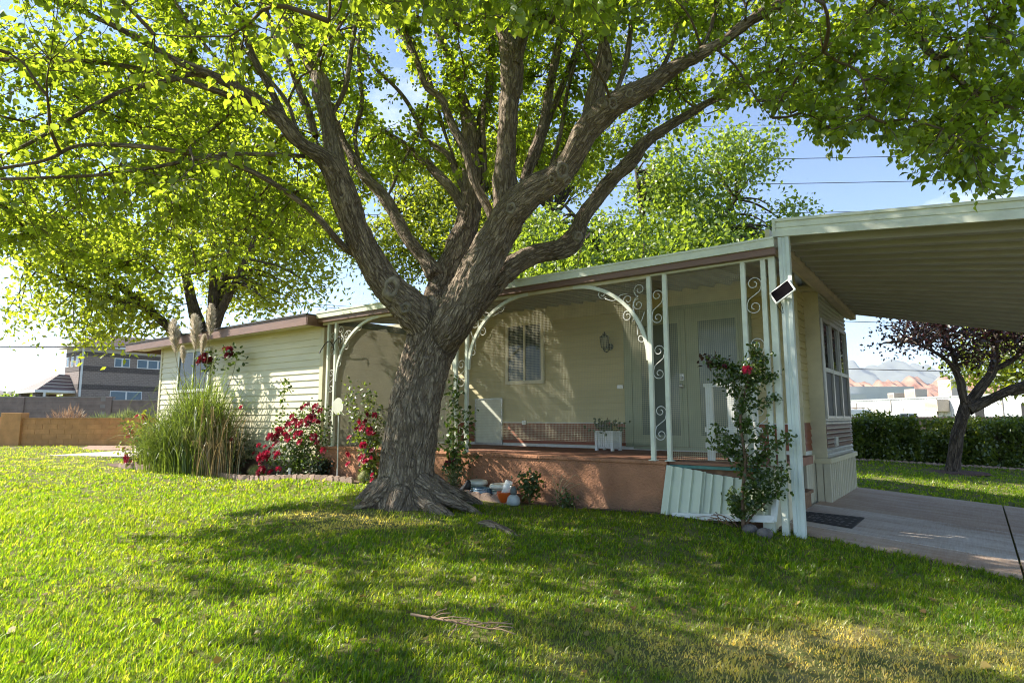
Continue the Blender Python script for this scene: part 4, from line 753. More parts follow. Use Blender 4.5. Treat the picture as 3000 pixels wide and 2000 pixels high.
def along(v,za,zb,d,mat,name,u0=1.53,u1=UE):
    m=MB();n=10;V=[]
    for q in range(n+1):
        u=u0+(u1-u0)*q/n; z=cz(u,max(0,v))
        for a,b in((v-d,za),(v,za),(v,zb),(v-d,zb)): V.append(H(u,a,z+b))
    F=[(q*4+j,q*4+(j+1)%4,q*4+4+(j+1)%4,q*4+4+j) for q in range(n) for j in range(4)]+[(3,2,1,0),tuple(n*4+j for j in range(4))]
    m.add(V,F); return m.build(name,mat,carport)
along(.0,-.02,.17,.03,MINT,'gutter'); along(-.03,-.03,.035,.035,MINT,'gutter_lip'); along(-.031,.075,.105,.012,MINT,'gutter_bead'); along(-.03,.145,.175,.02,MINT,'gutter_rim'); along(5.36,-.03,.10,.05,CREAM,'rear_beam')
m=MB(); V=[H(1.50,-.06,1.97),H(1.53,-.06,1.97),H(1.53,-.06,2.17),H(1.50,-.06,2.17),H(1.50,.03,1.97),H(1.53,.03,1.97),H(1.53,.03,2.17),H(1.50,.03,2.17)]; m.add(V,[(0,1,2,3),(5,4,7,6),(0,3,7,4),(1,5,6,2),(3,2,6,7),(0,4,5,1)]); m.build('gutter_end_cap',MINT,carport)
m=MB(); m.bar(H(1.50,.05,1.93),H(1.50,5.4,1.80),.10,.11); m.build('side_beam',M('tan_beam',(.50,.42,.32),.6,.12,5),carport)
m=MB(); m.bar(H(1.42,.05,2.0),H(1.42,5.4,1.87),.05,.2); m.build('side_fascia',CREAM,carport)
m=MB(); m.ext([(-.055,-.04),(-.02,-.04),(-.015,-.028),(.015,-.028),(.02,-.04),(.055,-.04),(.055,.04),(-.055,.04)],H(1.605,-.01,-1.32),UU,VV,(0,0,3.28)); m.build('post',M('pale_post',(.64,.69,.62),.4,.07,5,dirt=.35),carport)
m=MB(); m.ext([(-.055,-.04),(-.02,-.04),(-.015,-.028),(.015,-.028),(.02,-.04),(.055,-.04),(.055,.04),(-.055,.04)],H(5.9,-.01,-1.9),UU,VV,(0,0,3.35)); m.build('post',MINT,carport)
# ============================================================ things fixed to or standing by the porch
sp=thing('solar_panel','small black solar panel in a white frame clamped to the carport post','solar panel',H(1.59,-.12,1.28))
px_=unit(UU*.85+np.array([0,0,.50])); nn=unit(-VV*.9+np.array([0,0,.25])-UU*.25); px_=unit(px_-nn*np.dot(px_,nn)); py_=np.cross(nn,px_)
c0=H(1.595,-.16,1.33)
m=MB(); m.frame(c0,px_,py_,nn,.125,.085,.010); m.build('frame',WHITE,sp,bevel=.008); m=MB(); m.frame(c0+nn*.0115,px_,py_,nn,.106,.068,.003); m.build('cell_panel',M('solar_cell',(.008,.007,.008),.9,.1,spec=.0),sp)
m=MB(); m.bar(c0-nn*.015+py_*.02,H(1.605,-.05,1.27),.03,.03); m.bar(c0+px_*.09+py_*.02-nn*.02,c0+px_*.15+py_*.12-nn*.02,.035,.02); m.build('bracket',WHITE,sp)
m=MB(); m.tube(smooth_path(np.array([c0-px_*.08-py_*.08-nn*.02,c0-px_*.09-py_*.15-nn*.01,H(1.56,-.05,1.12),H(1.50,-.05,1.22)]),14),.004,5); m.build('cable',BLACK,sp)
ln=thing('wall_lantern','black metal carriage lantern on the cream wall beside the doors','lantern',H(-1.82,2.30,1.11))
lc=H(-1.845,2.27,1.28)
m=MB(); m.lathe([(.045,-.10),(.055,-.09),(.06,-.085)],lc,6); m.lathe([(.078,.085),(.085,.09),(.05,.125),(.03,.13),(.035,.15),(.012,.165),(.006,.19)],lc,6); m.lathe([(.012,-.16),(.02,-.14),(.03,-.11),(.045,-.10)],lc,6)
for k in range(6):
    a=2*math.pi*k/6; m.bar(lc+np.array([.057*math.cos(a),.057*math.sin(a),-.09]),lc+np.array([.078*math.cos(a),.078*math.sin(a),.088]),.008,.008,up=(1,0.3,0))
m.build('cage',BLACK,ln); m=MB(); m.lathe([(.052,-.085),(.072,.085)],lc,6); m.build('lantern_glass',glassmat('lantern_glass',(.30,.28,.22),.1),ln)
m=MB(); m.lathe([(.06,0),(.06,.015),(.03,.03)],H(-1.79,2.372,1.21),14,(UU,np.array([0,0,1.]),-VV)); m.tube(smooth_path(np.array([H(-1.79,2.35,1.20),H(-1.80,2.29,1.12),H(-1.845,2.27,1.13),H(-1.845,2.27,1.18)]),12),.010,6); m.build('wall_plate',BLACK,ln)
pb=thing('planter_box','white slatted planter box of mixed flowers on the porch floor','planter',H(-1.61,1.9,-.515))
m=MB(); m.hb(-1.75,-1.47,1.77,2.03,-.47,-.22); m.build('box',WHITE,pb); 
for a in (-1.75,-1.47):
    for b in(1.77,2.03): m=MB(); m.hb(a-.022,a+.022,b-.022,b+.022,-.515,-.205); m.build('leg',WHITE,pb)
m=MB(); m.hb(-1.78,-1.44,1.74,2.06,-.222,-.20); m.build('rim',WHITE,pb)
for k in range(6): m=MB(); a=-1.71+.04*k; m.hb(a,a+.026,1.752,1.77,-.45,-.23); m.build('slat',WHITE,pb)
P_=np.array(H(-1.61,1.9,-.16))+RNG.normal(0,1,(260,3))*np.array([.10,.10,.05]); V,F=leaf_np(P_,rdir(260)+np.array([0,0,.5]),rdir(260),.05+.03*RNG.random(260),OVAL_V,OVAL_F); obj_np('foliage',V,F,leafmat('planter_leaf',((.03,.06,.02),(.10,.12,.06)),(.1,.15,.03)),pb)
for nm,colr,ct in (('purple_flowers',(.16,.10,.20),(-1.68,-.15)),('pink_flowers',(.55,.16,.12),(-1.55,-.12)),('dark_flowers',(.08,.02,.03),(-1.62,-.08)),('yellow_flowers',(.55,.4,.06),(-1.50,-.15))):
    P_=np.array(H(ct[0],1.86,ct[1]))+RNG.normal(0,1,(60,3))*np.array([.035,.035,.025]); V,F=leaf_np(P_,rdir(60),rdir(60),.03+.02*RNG.random(60),OVAL_V,OVAL_F); obj_np(nm,V,F,leafmat(nm,(colr,tuple(x*1.5 for x in colr)),colr),pb)
rl=thing('hand_rail','white painted wooden railing standing on the porch behind the climbing rose','railing',H(.8,.5,-.51))
for a in (.54,.80,1.06): m=MB(); m.hb(a-.04,a+.04,.47,.53,-.51,.38); m.build('post',WHITE,rl)
for a,b in((.38,.42),(-.17,-.11),(-.36,-.30)): m=MB(); m.hb(.48,1.14,.465,.535,a,b); m.build('rail',WHITE,rl)
# loose ribbed skirting panels
PANEL=M('ribbed_panel_paint',(.58,.62,.49),.4,.05,4,dirt=.12)
def ribbed(tl,tr,bl,br,n,label,v0,v1):
    o=thing('skirting_panel',label,'panel',H(bl[0],v0,bl[1]),'loose ribbed skirting panels')
    m=MB(); P=[(0,0),(.55,0),(.62,-1),(.8,-1),(.87,0)]; us=[];
    for k in range(n):
        for a,b in P: us.append(((k+a)/n,b))
    us.append((1,0)); V=[]
    for s,b in us:
        t=(tl[0]+(tr[0]-tl[0])*s,tl[1]+(tr[1]-tl[1])*s); q=(bl[0]+(br[0]-bl[0])*s,bl[1]+(br[1]-bl[1])*s)
        for th in(0,.006): V.append(H(t[0],v1+b*.04+th,t[1])); V.append(H(q[0],v0+b*.04+th,q[1]))
    F=[]
    for k in range(len(us)-1):
        i=k*4; F+=[(i,i+1,i+5,i+4),(i+2,i+6,i+7,i+3),(i,i+4,i+6,i+2),(i+1,i+3,i+7,i+5)]
    m.add(V,F); m.build('sheet',PANEL,o); return o
ribbed((.20,-.545),(.665,-.60),(.125,-1.12),(.615,-1.11),4,'taller ribbed pale metal panel propped against the terracotta wall end',-.12,-.075)
ribbed((.66,-.615),(1.33,-.68),(.605,-1.11),(1.32,-1.09),6,'lower ribbed pale metal panel behind the climbing rose stem',-.105,-.055)
m=MB(); m.bar(H(.29,-.16,-1.105),H(1.39,-.16,-1.035),.03,.07,up=(0,0,1)); m.bar(H(1.385,-.16,-1.06),H(1.41,-.10,-.80),.05,.04); props(m.build('fallen_rail',WHITE),'white painted board lying along the foot of the ribbed panels','board')
# mat
MATM=M('doormat_pile',(.06,.055,.05),1,.2,20,bump=.01,bscale=120); MATL=M('doormat_pattern',(.17,.16,.15),1,.2,20,bump=.006,bscale=120)
dm=thing('doormat','dark patterned doormat on the concrete in front of the steps','doormat',Hg(1.65,1.3,.05))
def dz_(u): return float(-1.15-.075*np.log1p(np.exp((u-.6)*3))/3)+.036
m=MB(); e=[(1.35,.88),(1.95,.86),(1.96,1.74),(1.33,1.52)]; V=[H(a,b,dz_(a)) for a,b in e]+[H(a,b,dz_(a)+.014) for a,b in e]; m.add(V,[(4,5,6,7),(0,1,5,4),(1,2,6,5),(2,3,7,6),(3,0,4,7)]); m.build('pile',MATM,dm)
m=MB()
def matq(s,t): 
    a=np.array(e); p=(a[0]*(1-s)+a[1]*s)*(1-t)+(a[3]*(1-s)+a[2]*s)*t; return H(p[0],p[1],dz_(p[0])+.017)
for k in range(13):
    for j in range(9):
        if (k in(0,12) or j in(0,8)) and (k+j)%2==0 or (1<k<11 and 1<j<7 and random.random()<.5):
            s0,t0=.05+.9*k/13,.05+.9*j/9; s1,t1=s0+.05,t0+.07; m.add([matq(s0,t0),matq(s1,t0),matq(s1,t1),matq(s0,t1)],[(0,1,2,3)])
props(m.build('pattern',MATL,dm),kind='stuff')
# hanging hook, disc sign
m=MB(); m.tube(smooth_path(np.array([H(-6.47,-.12,1.22),H(-6.44,-.14,1.18),H(-6.40,-.14,1.24),H(-6.28,-.13,1.36),H(-6.17,-.12,1.38),H(-6.11,-.10,1.30),H(-6.10,-.08,1.22)]),30),.010,6); m.tube(smooth_path(np.array([H(-6.11,-.10,1.28),H(-6.0,-.16,1.33),H(-5.86,-.2,1.40),H(-5.78,-.22,1.43),H(-5.74,-.22,1.38),H(-5.75,-.22,1.30)]),26),.010,6)
props(m.build('plant_hook',BLACK,None,True),'black wrought iron hanging basket hook on the scrollwork post by the shed','hook')
ds=thing('disc_sign','round white disc on a slim white pole among the roses','sign',Hg(-5.66,-.25)); b0=Hg(-5.66,-.25)
m=MB(); m.tube([b0-np.array([0,0,.1]),H(-5.68,-.25,.04)],.011,8); m.build('pole',WHITE,ds); m=MB(); m.lathe([(.005,-.006),(.145,-.006),(.148,0),(.145,.006),(.005,.006)],H(-5.69,-.26,.20),32,(UU,np.array([0,0,1.]),-VV)); m.build('disc',M('disc_paint',(.52,.52,.42),.5,.08,10,dirt=.2),ds)
# ============================================================ garden
ROSELEAF=leafmat('rose_leaf',((.022,.055,.012),(.07,.12,.03)),(.16,.25,.02),.42,.04,.4); ROSESTEM=M('rose_stem',(.13,.13,.05),.8,.3); DEADLEAF=leafmat('dead_leaf',((.04,.022,.016),(.08,.04,.03)),(.08,.03,.02))
def petal_mat(name,a,b): return leafmat(name,(a,b),tuple(x*1.3 for x in b),.3,.05,.5)
ROSE1=petal_mat('crimson_petal',(.13,.003,.013),(.36,.010,.045)); ROSE2=petal_mat('dark_petal',(.05,.003,.008),(.13,.005,.015))
def bloom_mesh(mat):
    V=[];F=[];n=0; rs=np.random.default_rng(3)
    for ring,(cnt,rad,ht,tilt) in enumerate(((6,1.0,.0,.35),(5,.78,.22,.8),(4,.5,.4,1.2),(3,.25,.5,1.45))):
        for k in range(cnt):
            a=2*np.pi*k/cnt+ring*.5+rs.normal(0,.15); d=np.array([np.cos(a),np.sin(a),0]);s=np.array([-np.sin(a),np.cos(a),0]); w=rad*.62
            p=[d*.1+[0,0,ht*.3],d*rad*.6*np.cos(tilt*.5)+s*w*.6+np.array([0,0,ht+rad*.3*np.sin(tilt)]),d*rad*np.cos(tilt*.6)+s*w*.35+np.array([0,0,ht+rad*.75*np.sin(tilt)]),d*rad*np.cos(tilt*.6)-s*w*.35+np.array([0,0,ht+rad*.75*np.sin(tilt)]),d*rad*.6*np.cos(tilt*.5)-s*w*.6+np.array([0,0,ht+rad*.3*np.sin(tilt)])]
            V+=[q+rs.normal(0,.03,3) for q in p]; F.append((n,n+1,n+2,n+3,n+4)); n+=5
    me=bpy.data.meshes.new('rose_bloom'); me.from_pydata([list(map(float,v)) for v in V],[],F); me.update(); me.materials.append(mat); return me
BL1,BL2=bloom_mesh(ROSE1),bloom_mesh(ROSE2)
def sprays(o,stems,nl,ls,mat=ROSELEAF,spread=.07,stemr=.006):
    """stems: list of world polylines; leaves in threes along them"""
    m=MB(); P=[]
    for s in stems: s=np.array(s,float); q=smooth_path(s,12); m.tube(q,np.linspace(stemr,stemr*.35,12),5); P.append(q[2:])
    m.build('stems',ROSESTEM,o,True); P=np.concatenate(P); j=RNG.integers(0,len(P),nl); c=P[j]+RNG.normal(0,spread,(nl,3)); D=rdir(nl)+np.array([0,0,.15]); 
    V,F=leaf_np(c,D,unit(np.array([-.3,-.4,.8])+rdir(nl)*.8),ls*(.7+.6*RNG.random(nl)),OVAL_V,OVAL_F); props(obj_np('foliage',V,F,mat,o),kind='stuff')
def blooms(o,pts,r0=.045,r1=.07,dark=.25,jit=.05):
    org=np.array(wloc(o))
    for p in pts:
        q=np.array(p)+RNG.normal(0,jit,3)*np.array([1,1,.6]); d=unit(np.array([-.45,-.6,.35])+RNG.normal(0,.45,3)); e=Vector(d).to_track_quat('Z','Y').to_euler(); r=r0+(r1-r0)*random.random()
        put('rose_bloom',BL2 if random.random()<dark else BL1,o,q-org,e,r)
def bush_stems(b,n,spread,h,lean=(0,0)):
    out=[]
    for k in range(n):
        a=random.random()*6.28; s=spread*(.3+.7*random.random()); hh=h*(.55+.45*random.random()); e=np.array([math.cos(a)*s+lean[0]*hh,math.sin(a)*s*.6+lean[1]*hh,hh]); out.append([b,b+e*np.array([.25,.25,.5]),b+e*np.array([.6,.6,.85]),b+e])
    return out
r1=thing('rose_bush','broad rose bush covered in crimson blooms against the shed corner','rose bush',Hg(-6.9,-.28))
b=Hg(-6.95,-.28); st_=[]
for u_,z_ in ((-7.7,-.75),(-7.55,-.55),(-7.4,-.35),(-7.2,-.15),(-7.0,-.05),(-6.8,.03),(-6.6,.08),(-6.4,.13),(-6.2,.17),(-6.05,.15),(-5.95,-.1),(-6.1,-.4),(-6.4,-.3),(-6.8,-.4),(-7.1,-.6),(-6.1,-.7),(-6.6,-.75),(-7.5,-.9)):
    e=H(u_,-.28+random.uniform(-.22,.2),z_); s=Hg(-6.9+random.uniform(-.25,.35),-.2); st_.append([s,s+(e-s)*np.array([.2,.2,.5]),s+(e-s)*np.array([.6,.6,.85]),e])
sprays(r1,st_,3000,.05,spread=.09)
bp=[]
for k in range(78):
    t=random.random(); u_=-7.85+1.9*t; top=-.72+.95*min(1,t*1.25); z_=top-abs(random.gauss(0,.30)); bp.append(H(u_,-.52+random.uniform(-.06,.1),max(-1.0,z_)))
bp+= [H(-7.7,-.45,-.95),H(-7.55,-.45,-1.0),H(-7.6,-.5,-.88),H(-7.4,-.45,-1.02),H(-5.9,-.4,-.55),H(-5.95,-.4,-.42)]
blooms(r1,bp,.05,.085,.18)
st2=[[Hg(-7.3,-.2),H(-7.36,-.25,-.4),H(-7.33,-.28,.1),H(-7.28,-.3,.42),H(-7.22,-.3,.70)],[Hg(-7.5,-.2),H(-7.7,-.2,-.7),H(-7.95,-.22,-.35)]]
r1b=sprays(r1,st2,150,.055,spread=.05) if False else None
m=MB(); 
for s in st2: m.tube(smooth_path(np.array(s),16),np.linspace(.006,.002,16),5)
m.build('cane',ROSESTEM,r1,True)
q=smooth_path(np.array(st2[0]),60)[14:]; j=RNG.integers(0,len(q),130); c=q[j]+RNG.normal(0,.045,(130,3)); V,F=leaf_np(c,rdir(130),rdir(130)+np.array([0,-.5,.5]),.055+.02*RNG.random(130),OVAL_V,OVAL_F); props(obj_np('cane_leaves',V,F,ROSELEAF,r1),kind='stuff')
r2=thing('rose_bush','tall rose bush with crimson blooms beside the trunk and disc sign','rose bush',Hg(-4.75,-.3)); b=Hg(-4.75,-.3); st_=[]
for u_,z_ in ((-5.3,.35),(-5.15,.1),(-5.0,.5),(-4.9,.3),(-4.75,.45),(-4.65,.15),(-4.55,-.05),(-5.15,-.25),(-4.9,-.3),(-4.6,-.4),(-4.5,-.7),(-4.9,-.7),(-5.45,.55)):
    e=H(u_,-.3+random.uniform(-.15,.12),z_); st_.append([b,b+(e-b)*np.array([.2,.2,.45]),b+(e-b)*np.array([.6,.6,.8]),e])
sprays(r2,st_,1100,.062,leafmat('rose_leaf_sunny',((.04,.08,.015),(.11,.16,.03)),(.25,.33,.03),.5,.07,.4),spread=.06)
blooms(r2,[H(a,-.48,z) for a,z in ((-4.6,.08),(-4.5,.02),(-4.75,-.15),(-4.9,-.2),(-5.1,-.3),(-4.6,-.2),(-4.5,-.25),(-4.75,-.42),(-4.55,-.5),(-5.05,-.55),(-4.75,-.62),(-4.65,-.66),(-4.6,-.72),(-5.02,-.78),(-4.5,-.9),(-4.45,-1.0),(-4.5,-.6),(-4.7,-.05),(-4.85,-.08))],.05,.085,.15,.03)
r3=thing('rose_bush','sparse leafy rose growing up the post pair behind the trunk','rose bush',Hg(-3.05,-.2)); b=Hg(-3.05,-.2); st_=[]
for u_,z_ in ((-3.25,.2),(-3.1,.6),(-2.95,.45),(-2.8,.1),(-2.75,-.2),(-3.0,-.1),(-2.85,-.5),(-2.7,-.55),(-3.2,-.4),(-3.0,.35)):
    e=H(u_,-.2+random.uniform(-.1,.1),z_); st_.append([b,b+(e-b)*np.array([.2,.2,.45]),b+(e-b)*np.array([.6,.6,.8]),e])
sprays(r3,st_,520,.07,spread=.06); blooms(r3,[H(-3.0,-.32,-.62),H(-3.08,-.3,-.68)],.05,.07,.9)
r4=thing('rose_bush','rose sprigs poking out at the far side of the pampas grass','rose bush',Hg(-12.3,-.75)); b=Hg(-12.2,-.7); st_=[]
for u_,z_ in ((-12.6,-.1),(-12.4,-.4),(-12.1,.05),(-12.7,-.7),(-12.0,-.3),(-11.7,-.1),(-12.9,-.85)):
    e=H(u_,-.75+random.uniform(-.2,.1),z_); st_.append([b,b+(e-b)*np.array([.2,.2,.45]),b+(e-b)*np.array([.6,.6,.8]),e])
sprays(r4,st_,700,.07,leafmat('rose_leaf_yellow',((.07,.10,.015),(.18,.19,.03)),(.32,.36,.03),.5),spread=.1); blooms(r4,[H(-12.3,-.95,-.2),H(-12.25,-.95,-.36),H(-12.35,-.95,-.43),H(-12.15,-.95,-.33),H(-12.5,-.95,-.72),H(-12.4,-.95,-.88),H(-12.42,-.95,-.95),H(-12.3,-.95,-1.02),H(-11.9,-.9,.06),H(-11.75,-.9,0.02)],.06,.1,.2)
r5=thing('wall_rose','dark red rose cluster at the shed window above the pampas grass','rose bush',Hg(-10.2,-.1)); b=Hg(-10.2,-.12)
st_=[[b,H(-10.2,-.12,.1),H(-10.15,-.14,.8),H(-10.25,-.16,1.28)],[b,H(-9.8,-.12,.3),H(-9.4,-.14,1.0),H(-9.25,-.16,1.4)]]
m=MB(); 
for s in st_: m.tube(smooth_path(np.array(s),14),np.linspace(.009,.004,14),5)
m.build('stems',ROSESTEM,r5,True)
cen=np.concatenate([np.tile(H(-10.15,-.3,1.18),(70,1)),np.tile(H(-9.25,-.25,1.3),(60,1)),np.tile(H(-7.6,-.3,-.2),(1,1))]); c=cen+RNG.normal(0,.13,(131,3)); V,F=leaf_np(c,rdir(131),rdir(131),.08+.03*RNG.random(131),OVAL_V,OVAL_F); props(obj_np('foliage',V,F,ROSELEAF,r5),kind='stuff')
blooms(r5,[H(-10.35,-.4,1.3),H(-10.2,-.4,1.36),H(-10.05,-.4,1.34),H(-10.15,-.42,1.22),H(-10.32,-.4,1.18),H(-10.0,-.4,1.25),H(-9.4,-.35,1.42),H(-9.22,-.35,1.42),H(-9.15,-.35,1.32),H(-9.28,-.35,1.26)],.08,.11,1.,.03)
# climbing rose on the carport end
cr_=thing('climbing_rose','dark leaved climbing rose in front of the ribbed panels by the carport post','rose bush',Hg(1.10,-.24)); b=Hg(1.10,-.24); st_=[]
main=[b,H(1.11,-.25,-.8),H(1.15,-.24,-.45),H(1.12,-.24,0.),H(1.2,-.22,.35),H(1.3,-.2,.62)]
m=MB(); m.tube(smooth_path(np.array(main),30),np.linspace(.022,.007,30),7); m.tube(smooth_path(np.array([b,H(1.2,-.22,-1.0),H(1.35,-.2,-.85),H(1.48,-.2,-.7),H(1.5,-.2,-.5)]),20),np.linspace(.013,.005,20),6); m.build('trunk',M('rose_trunk',(.16,.10,.06),.9,.3,20),cr_,True)
ends=[(.80,.62),(.86,.45),(.9,.6),(1.0,.5),(1.05,.3),(1.2,.55),(1.32,.72),(1.42,.62),(1.47,.45),(1.3,.3),(1.15,.15),(1.45,.2),(1.05,0),(1.2,-.05),(.82,-.25),(.86,-.12),(.95,-.3),(1.05,-.25),(1.45,-.1),(1.6,-.18),(1.5,-.28),(1.38,-.35),(1.5,-.5),(1.1,-.45),(1.45,-.62),(1.55,-.6),(1.3,-.55),(1.4,-.75),(1.52,-.74),(1.2,-.7),(1.0,-.78),(.95,-.86),(1.05,-.95),(1.3,-.85),(1.25,.45),(1.35,.5)]
for u_,z_ in ends:
    e=H(u_,-.22+random.uniform(-.1,.1),z_); t=np.clip((z_+1.15)/1.8-.12,.05,.95); s=smooth_path(np.array(main),50)[int(t*49)]; st_.append([s,s+(e-s)*.4+np.array([0,0,.03]),e])
m=MB(); P_=[]
for s in st_: q=smooth_path(np.array(s),10); m.tube(q,np.linspace(.006,.002,10),5); P_.append(q[4:])
m.build('stems',ROSESTEM,cr_,True); P_=np.concatenate(P_); nl=3600; c=P_[RNG.integers(0,len(P_),nl)]+RNG.normal(0,.036,(nl,3)); V,F=leaf_np(c,rdir(nl),unit(np.array([-.3,-.5,.6])+rdir(nl)*.8),.032+.02*RNG.random(nl),OVAL_V,OVAL_F); props(obj_np('foliage',V,F,leafmat('climber_leaf',((.022,.055,.010),(.075,.12,.025)),(.20,.30,.03),.42,.05,.35),cr_),kind='stuff')
c=H(.82,-.22,.62)+RNG.normal(0,.05,(30,3))*np.array([1.6,1,1]); V,F=leaf_np(c,rdir(30),rdir(30),.05+.02*RNG.random(30),OVAL_V,OVAL_F); obj_np('withered_leaves',V,F,DEADLEAF,cr_)
blooms(cr_,[H(1.245,-.36,.50)],.055,.056,0,.0); blooms(cr_,[H(1.0,-.3,.55)],.03,.035,1,.02)
# ------------------------------------------------------------ pampas grass
pg=thing('pampas_grass','tall pampas grass clump with feathery plumes in front of the shed window','pampas grass',Hg(-9.9,-.5))
def ribbons(n,cb,hmin,hmax,reach,w,col,sy=.6,bias=(0,0)):
    base=np.array([Hg(cb[0]+random.gauss(0,cb[2]),cb[1]+random.gauss(0,cb[2]*.35)) for _ in range(n)]); hh=hmin+(hmax-hmin)*RNG.random(n); a=RNG.random(n)*2*np.pi; r=reach*(.25+.75*RNG.random(n)); D=np.stack([np.cos(a)*r+bias[0],np.sin(a)*r*sy+bias[1],0*a],1); droop=.5+.62*RNG.random(n)
    D=D[:,0:1]*UU+D[:,1:2]*VV
    V=[]; S=unit(np.cross(D,np.array([0,0,1.]))+RNG.normal(0,.3,(n,3)))*w*.5; ts=np.linspace(0,1,8)
    for t in ts:
        c=base+D*(t**1.7)[...,None] if False else base+D*(t**1.6)+np.array([0,0,1.])*(hh*(t*(1.55)-droop*1.1*t**3))[:,None]; ww=S*(1-t**2)*(.55+.45*min(1,t*5)); V+= [c-ww,c+ww]
    V=np.stack(V,1).reshape(-1,3); o=(np.arange(n)*16)[:,None,None]; q=np.array([[2*k,2*k+1,2*k+3,2*k+2] for k in range(7)]); return V,(q[None]+o).reshape(-1,4)
PGG=leafmat('pampas_blade',((.05,.095,.015),(.12,.18,.03)),(.30,.40,.04),.4,.06,.4,patch=(1.3,(.28,.23,.11),.60,.72)); PGD=leafmat('pampas_dry',((.20,.14,.07),(.36,.28,.15)),(.3,.22,.1),.35)
for args,mt,nm in (((1400,(-9.85,-.6,.42),1.0,2.15,1.65,.018,0,.5),PGG,'blades'),((900,(-10.5,-.75,.45),.6,1.5,1.6,.020,0,.5,(-.3,-.2)),PGG,'low_blades'),((320,(-9.1,-.65,.35),.8,1.7,1.0,.017,0,.5),PGD,'dry_blades'),((110,(-10.,-.5,.4),2.0,2.7,2.2,.013,0,.3),PGG,'tall_blades')):
    V,F=ribbons(*args); props(obj_np(nm,V,[F],mt,pg),kind='stuff')
PLUME=leafmat('plume_fibre',((.68,.60,.46),(.80,.73,.60)),(.7,.62,.48),.45,.02)
for u_,z0,z1,lean in ((-11.3,1.45,2.25,-.22),(-10.38,1.45,2.27,-.15),(-9.78,1.72,2.42,-.06),(-10.1,1.35,1.78,.08),(-10.9,1.2,1.6,-.1)):
    b=Hg(-10.1,-.5); e0=H(u_,-.5,z0); e1=H(u_+lean,-.5,z1); ax=e1-e0; m=MB(); m.tube(smooth_path(np.array([b,b+(e0-b)*np.array([.4,.4,.5]),e0,e1]),16),np.linspace(.011,.004,16),5); stem=m.build('plume_stem',M('plume_straw',(.40,.31,.17),.8) if u_==-11.3 else bpy.data.materials['plume_straw'],pg)
    n=700; t=RNG.random(n); c=e0+ax*t[:,None]; wd=(.16*np.sin(np.pi*np.clip(t*.92+.06,0,1))**.7)*(np.linalg.norm(ax)/.75); D=unit(rdir(n)*np.array([1,1,.3])+unit(ax)*1.1+np.array([.15,0,-.1])); tv_=np.array([[-.03,0,0],[.03,0,0],[.012,.6,.02],[0,1,-.06]]); V,F=leaf_np(c,D,rdir(n),wd*1.1+.02,tv_,[[(0,1,2,3)]]); props(obj_np('plume',V,F,PLUME,pg),kind='stuff')
# ------------------------------------------------------------ barrel cacti
CACT=M('cactus_skin',(.16,.18,.05),.7,.3,20); SPINE=M('cactus_spine',(.45,.38,.18),.7,.2)
def cactus(u,v,r,label):
    b=Hg(u,v); o=thing('barrel_cactus',label,'cactus',b,'barrel cacti in the bed'); m=MB(); V=[];nr=36;nz=9
    for i in range(nz):
        f=i/(nz-1); zz=1.7*r*f; rad=r*math.sin(math.pi*(.18+.80*f))**.6
        for k in range(nr): V.append(b+np.array([math.cos(2*math.pi*k/nr)*rad*(1+.09*(k%2)),math.sin(2*math.pi*k/nr)*rad*(1+.09*(k%2)),zz-.01]))
    m.add(V,[(i*nr+k,i*nr+(k+1)%nr,(i+1)*nr+(k+1)%nr,(i+1)*nr+k) for i in range(nz-1) for k in range(nr)]+[[(nz-1)*nr+k for k in range(nr)]]); m.build('body',CACT,o,True)
    n=700; a=RNG.random(n)*6.28; f=RNG.random(n); rad=r*np.sin(np.pi*(.18+.80*f))**.6*1.04; P=b+np.stack([np.cos(a)*rad,np.sin(a)*rad,1.7*r*f],1); D=unit(np.stack([np.cos(a),np.sin(a),(f-.4)*1.5],1)+rdir(n)*.5); V,F=leaf_np(P,D,rdir(n),.045+.02*RNG.random(n),np.array([[-.04,0,0],[.04,0,0],[0,1,0]]),[[(0,1,2)]]); props(obj_np('spines',V,F,SPINE,o),kind='stuff')
cactus(-4.98,-.2,.12,'round spiny barrel cactus at the foot of the tree trunk'); cactus(-8.15,-.25,.135,'round spiny barrel cactus at the pampas side of the rose bush')
# ------------------------------------------------------------ scalloped edging
EDGE=M('edging_concrete',(.38,.27,.21),.95,.2,9,bump=.01,bscale=60,dirt=.3)
m=MB(); pr=[(-.092,0)]+[(.092*math.cos(a),.075+.055*math.sin(a)) for a in np.linspace(math.pi,0,9)]+[(.092,0)]; m.ext(pr,(0,-.03,-.03),(1,0,0),(0,0,1),(0,.06,0)); eme=bpy.data.meshes.new('edging_block'); eme.from_pydata(np.concatenate(m.v).tolist(),[],m.f); eme.update(); eme.materials.append(EDGE)
ORD='first second third fourth fifth sixth seventh eighth ninth tenth eleventh twelfth thirteenth fourteenth fifteenth sixteenth seventeenth eighteenth nineteenth twentieth twenty-first twenty-second twenty-third twenty-fourth twenty-fifth twenty-sixth twenty-seventh twenty-eighth twenty-ninth thirtieth thirty-first thirty-second thirty-third thirty-fourth thirty-fifth thirty-sixth thirty-seventh thirty-eighth thirty-ninth fortieth'.split()
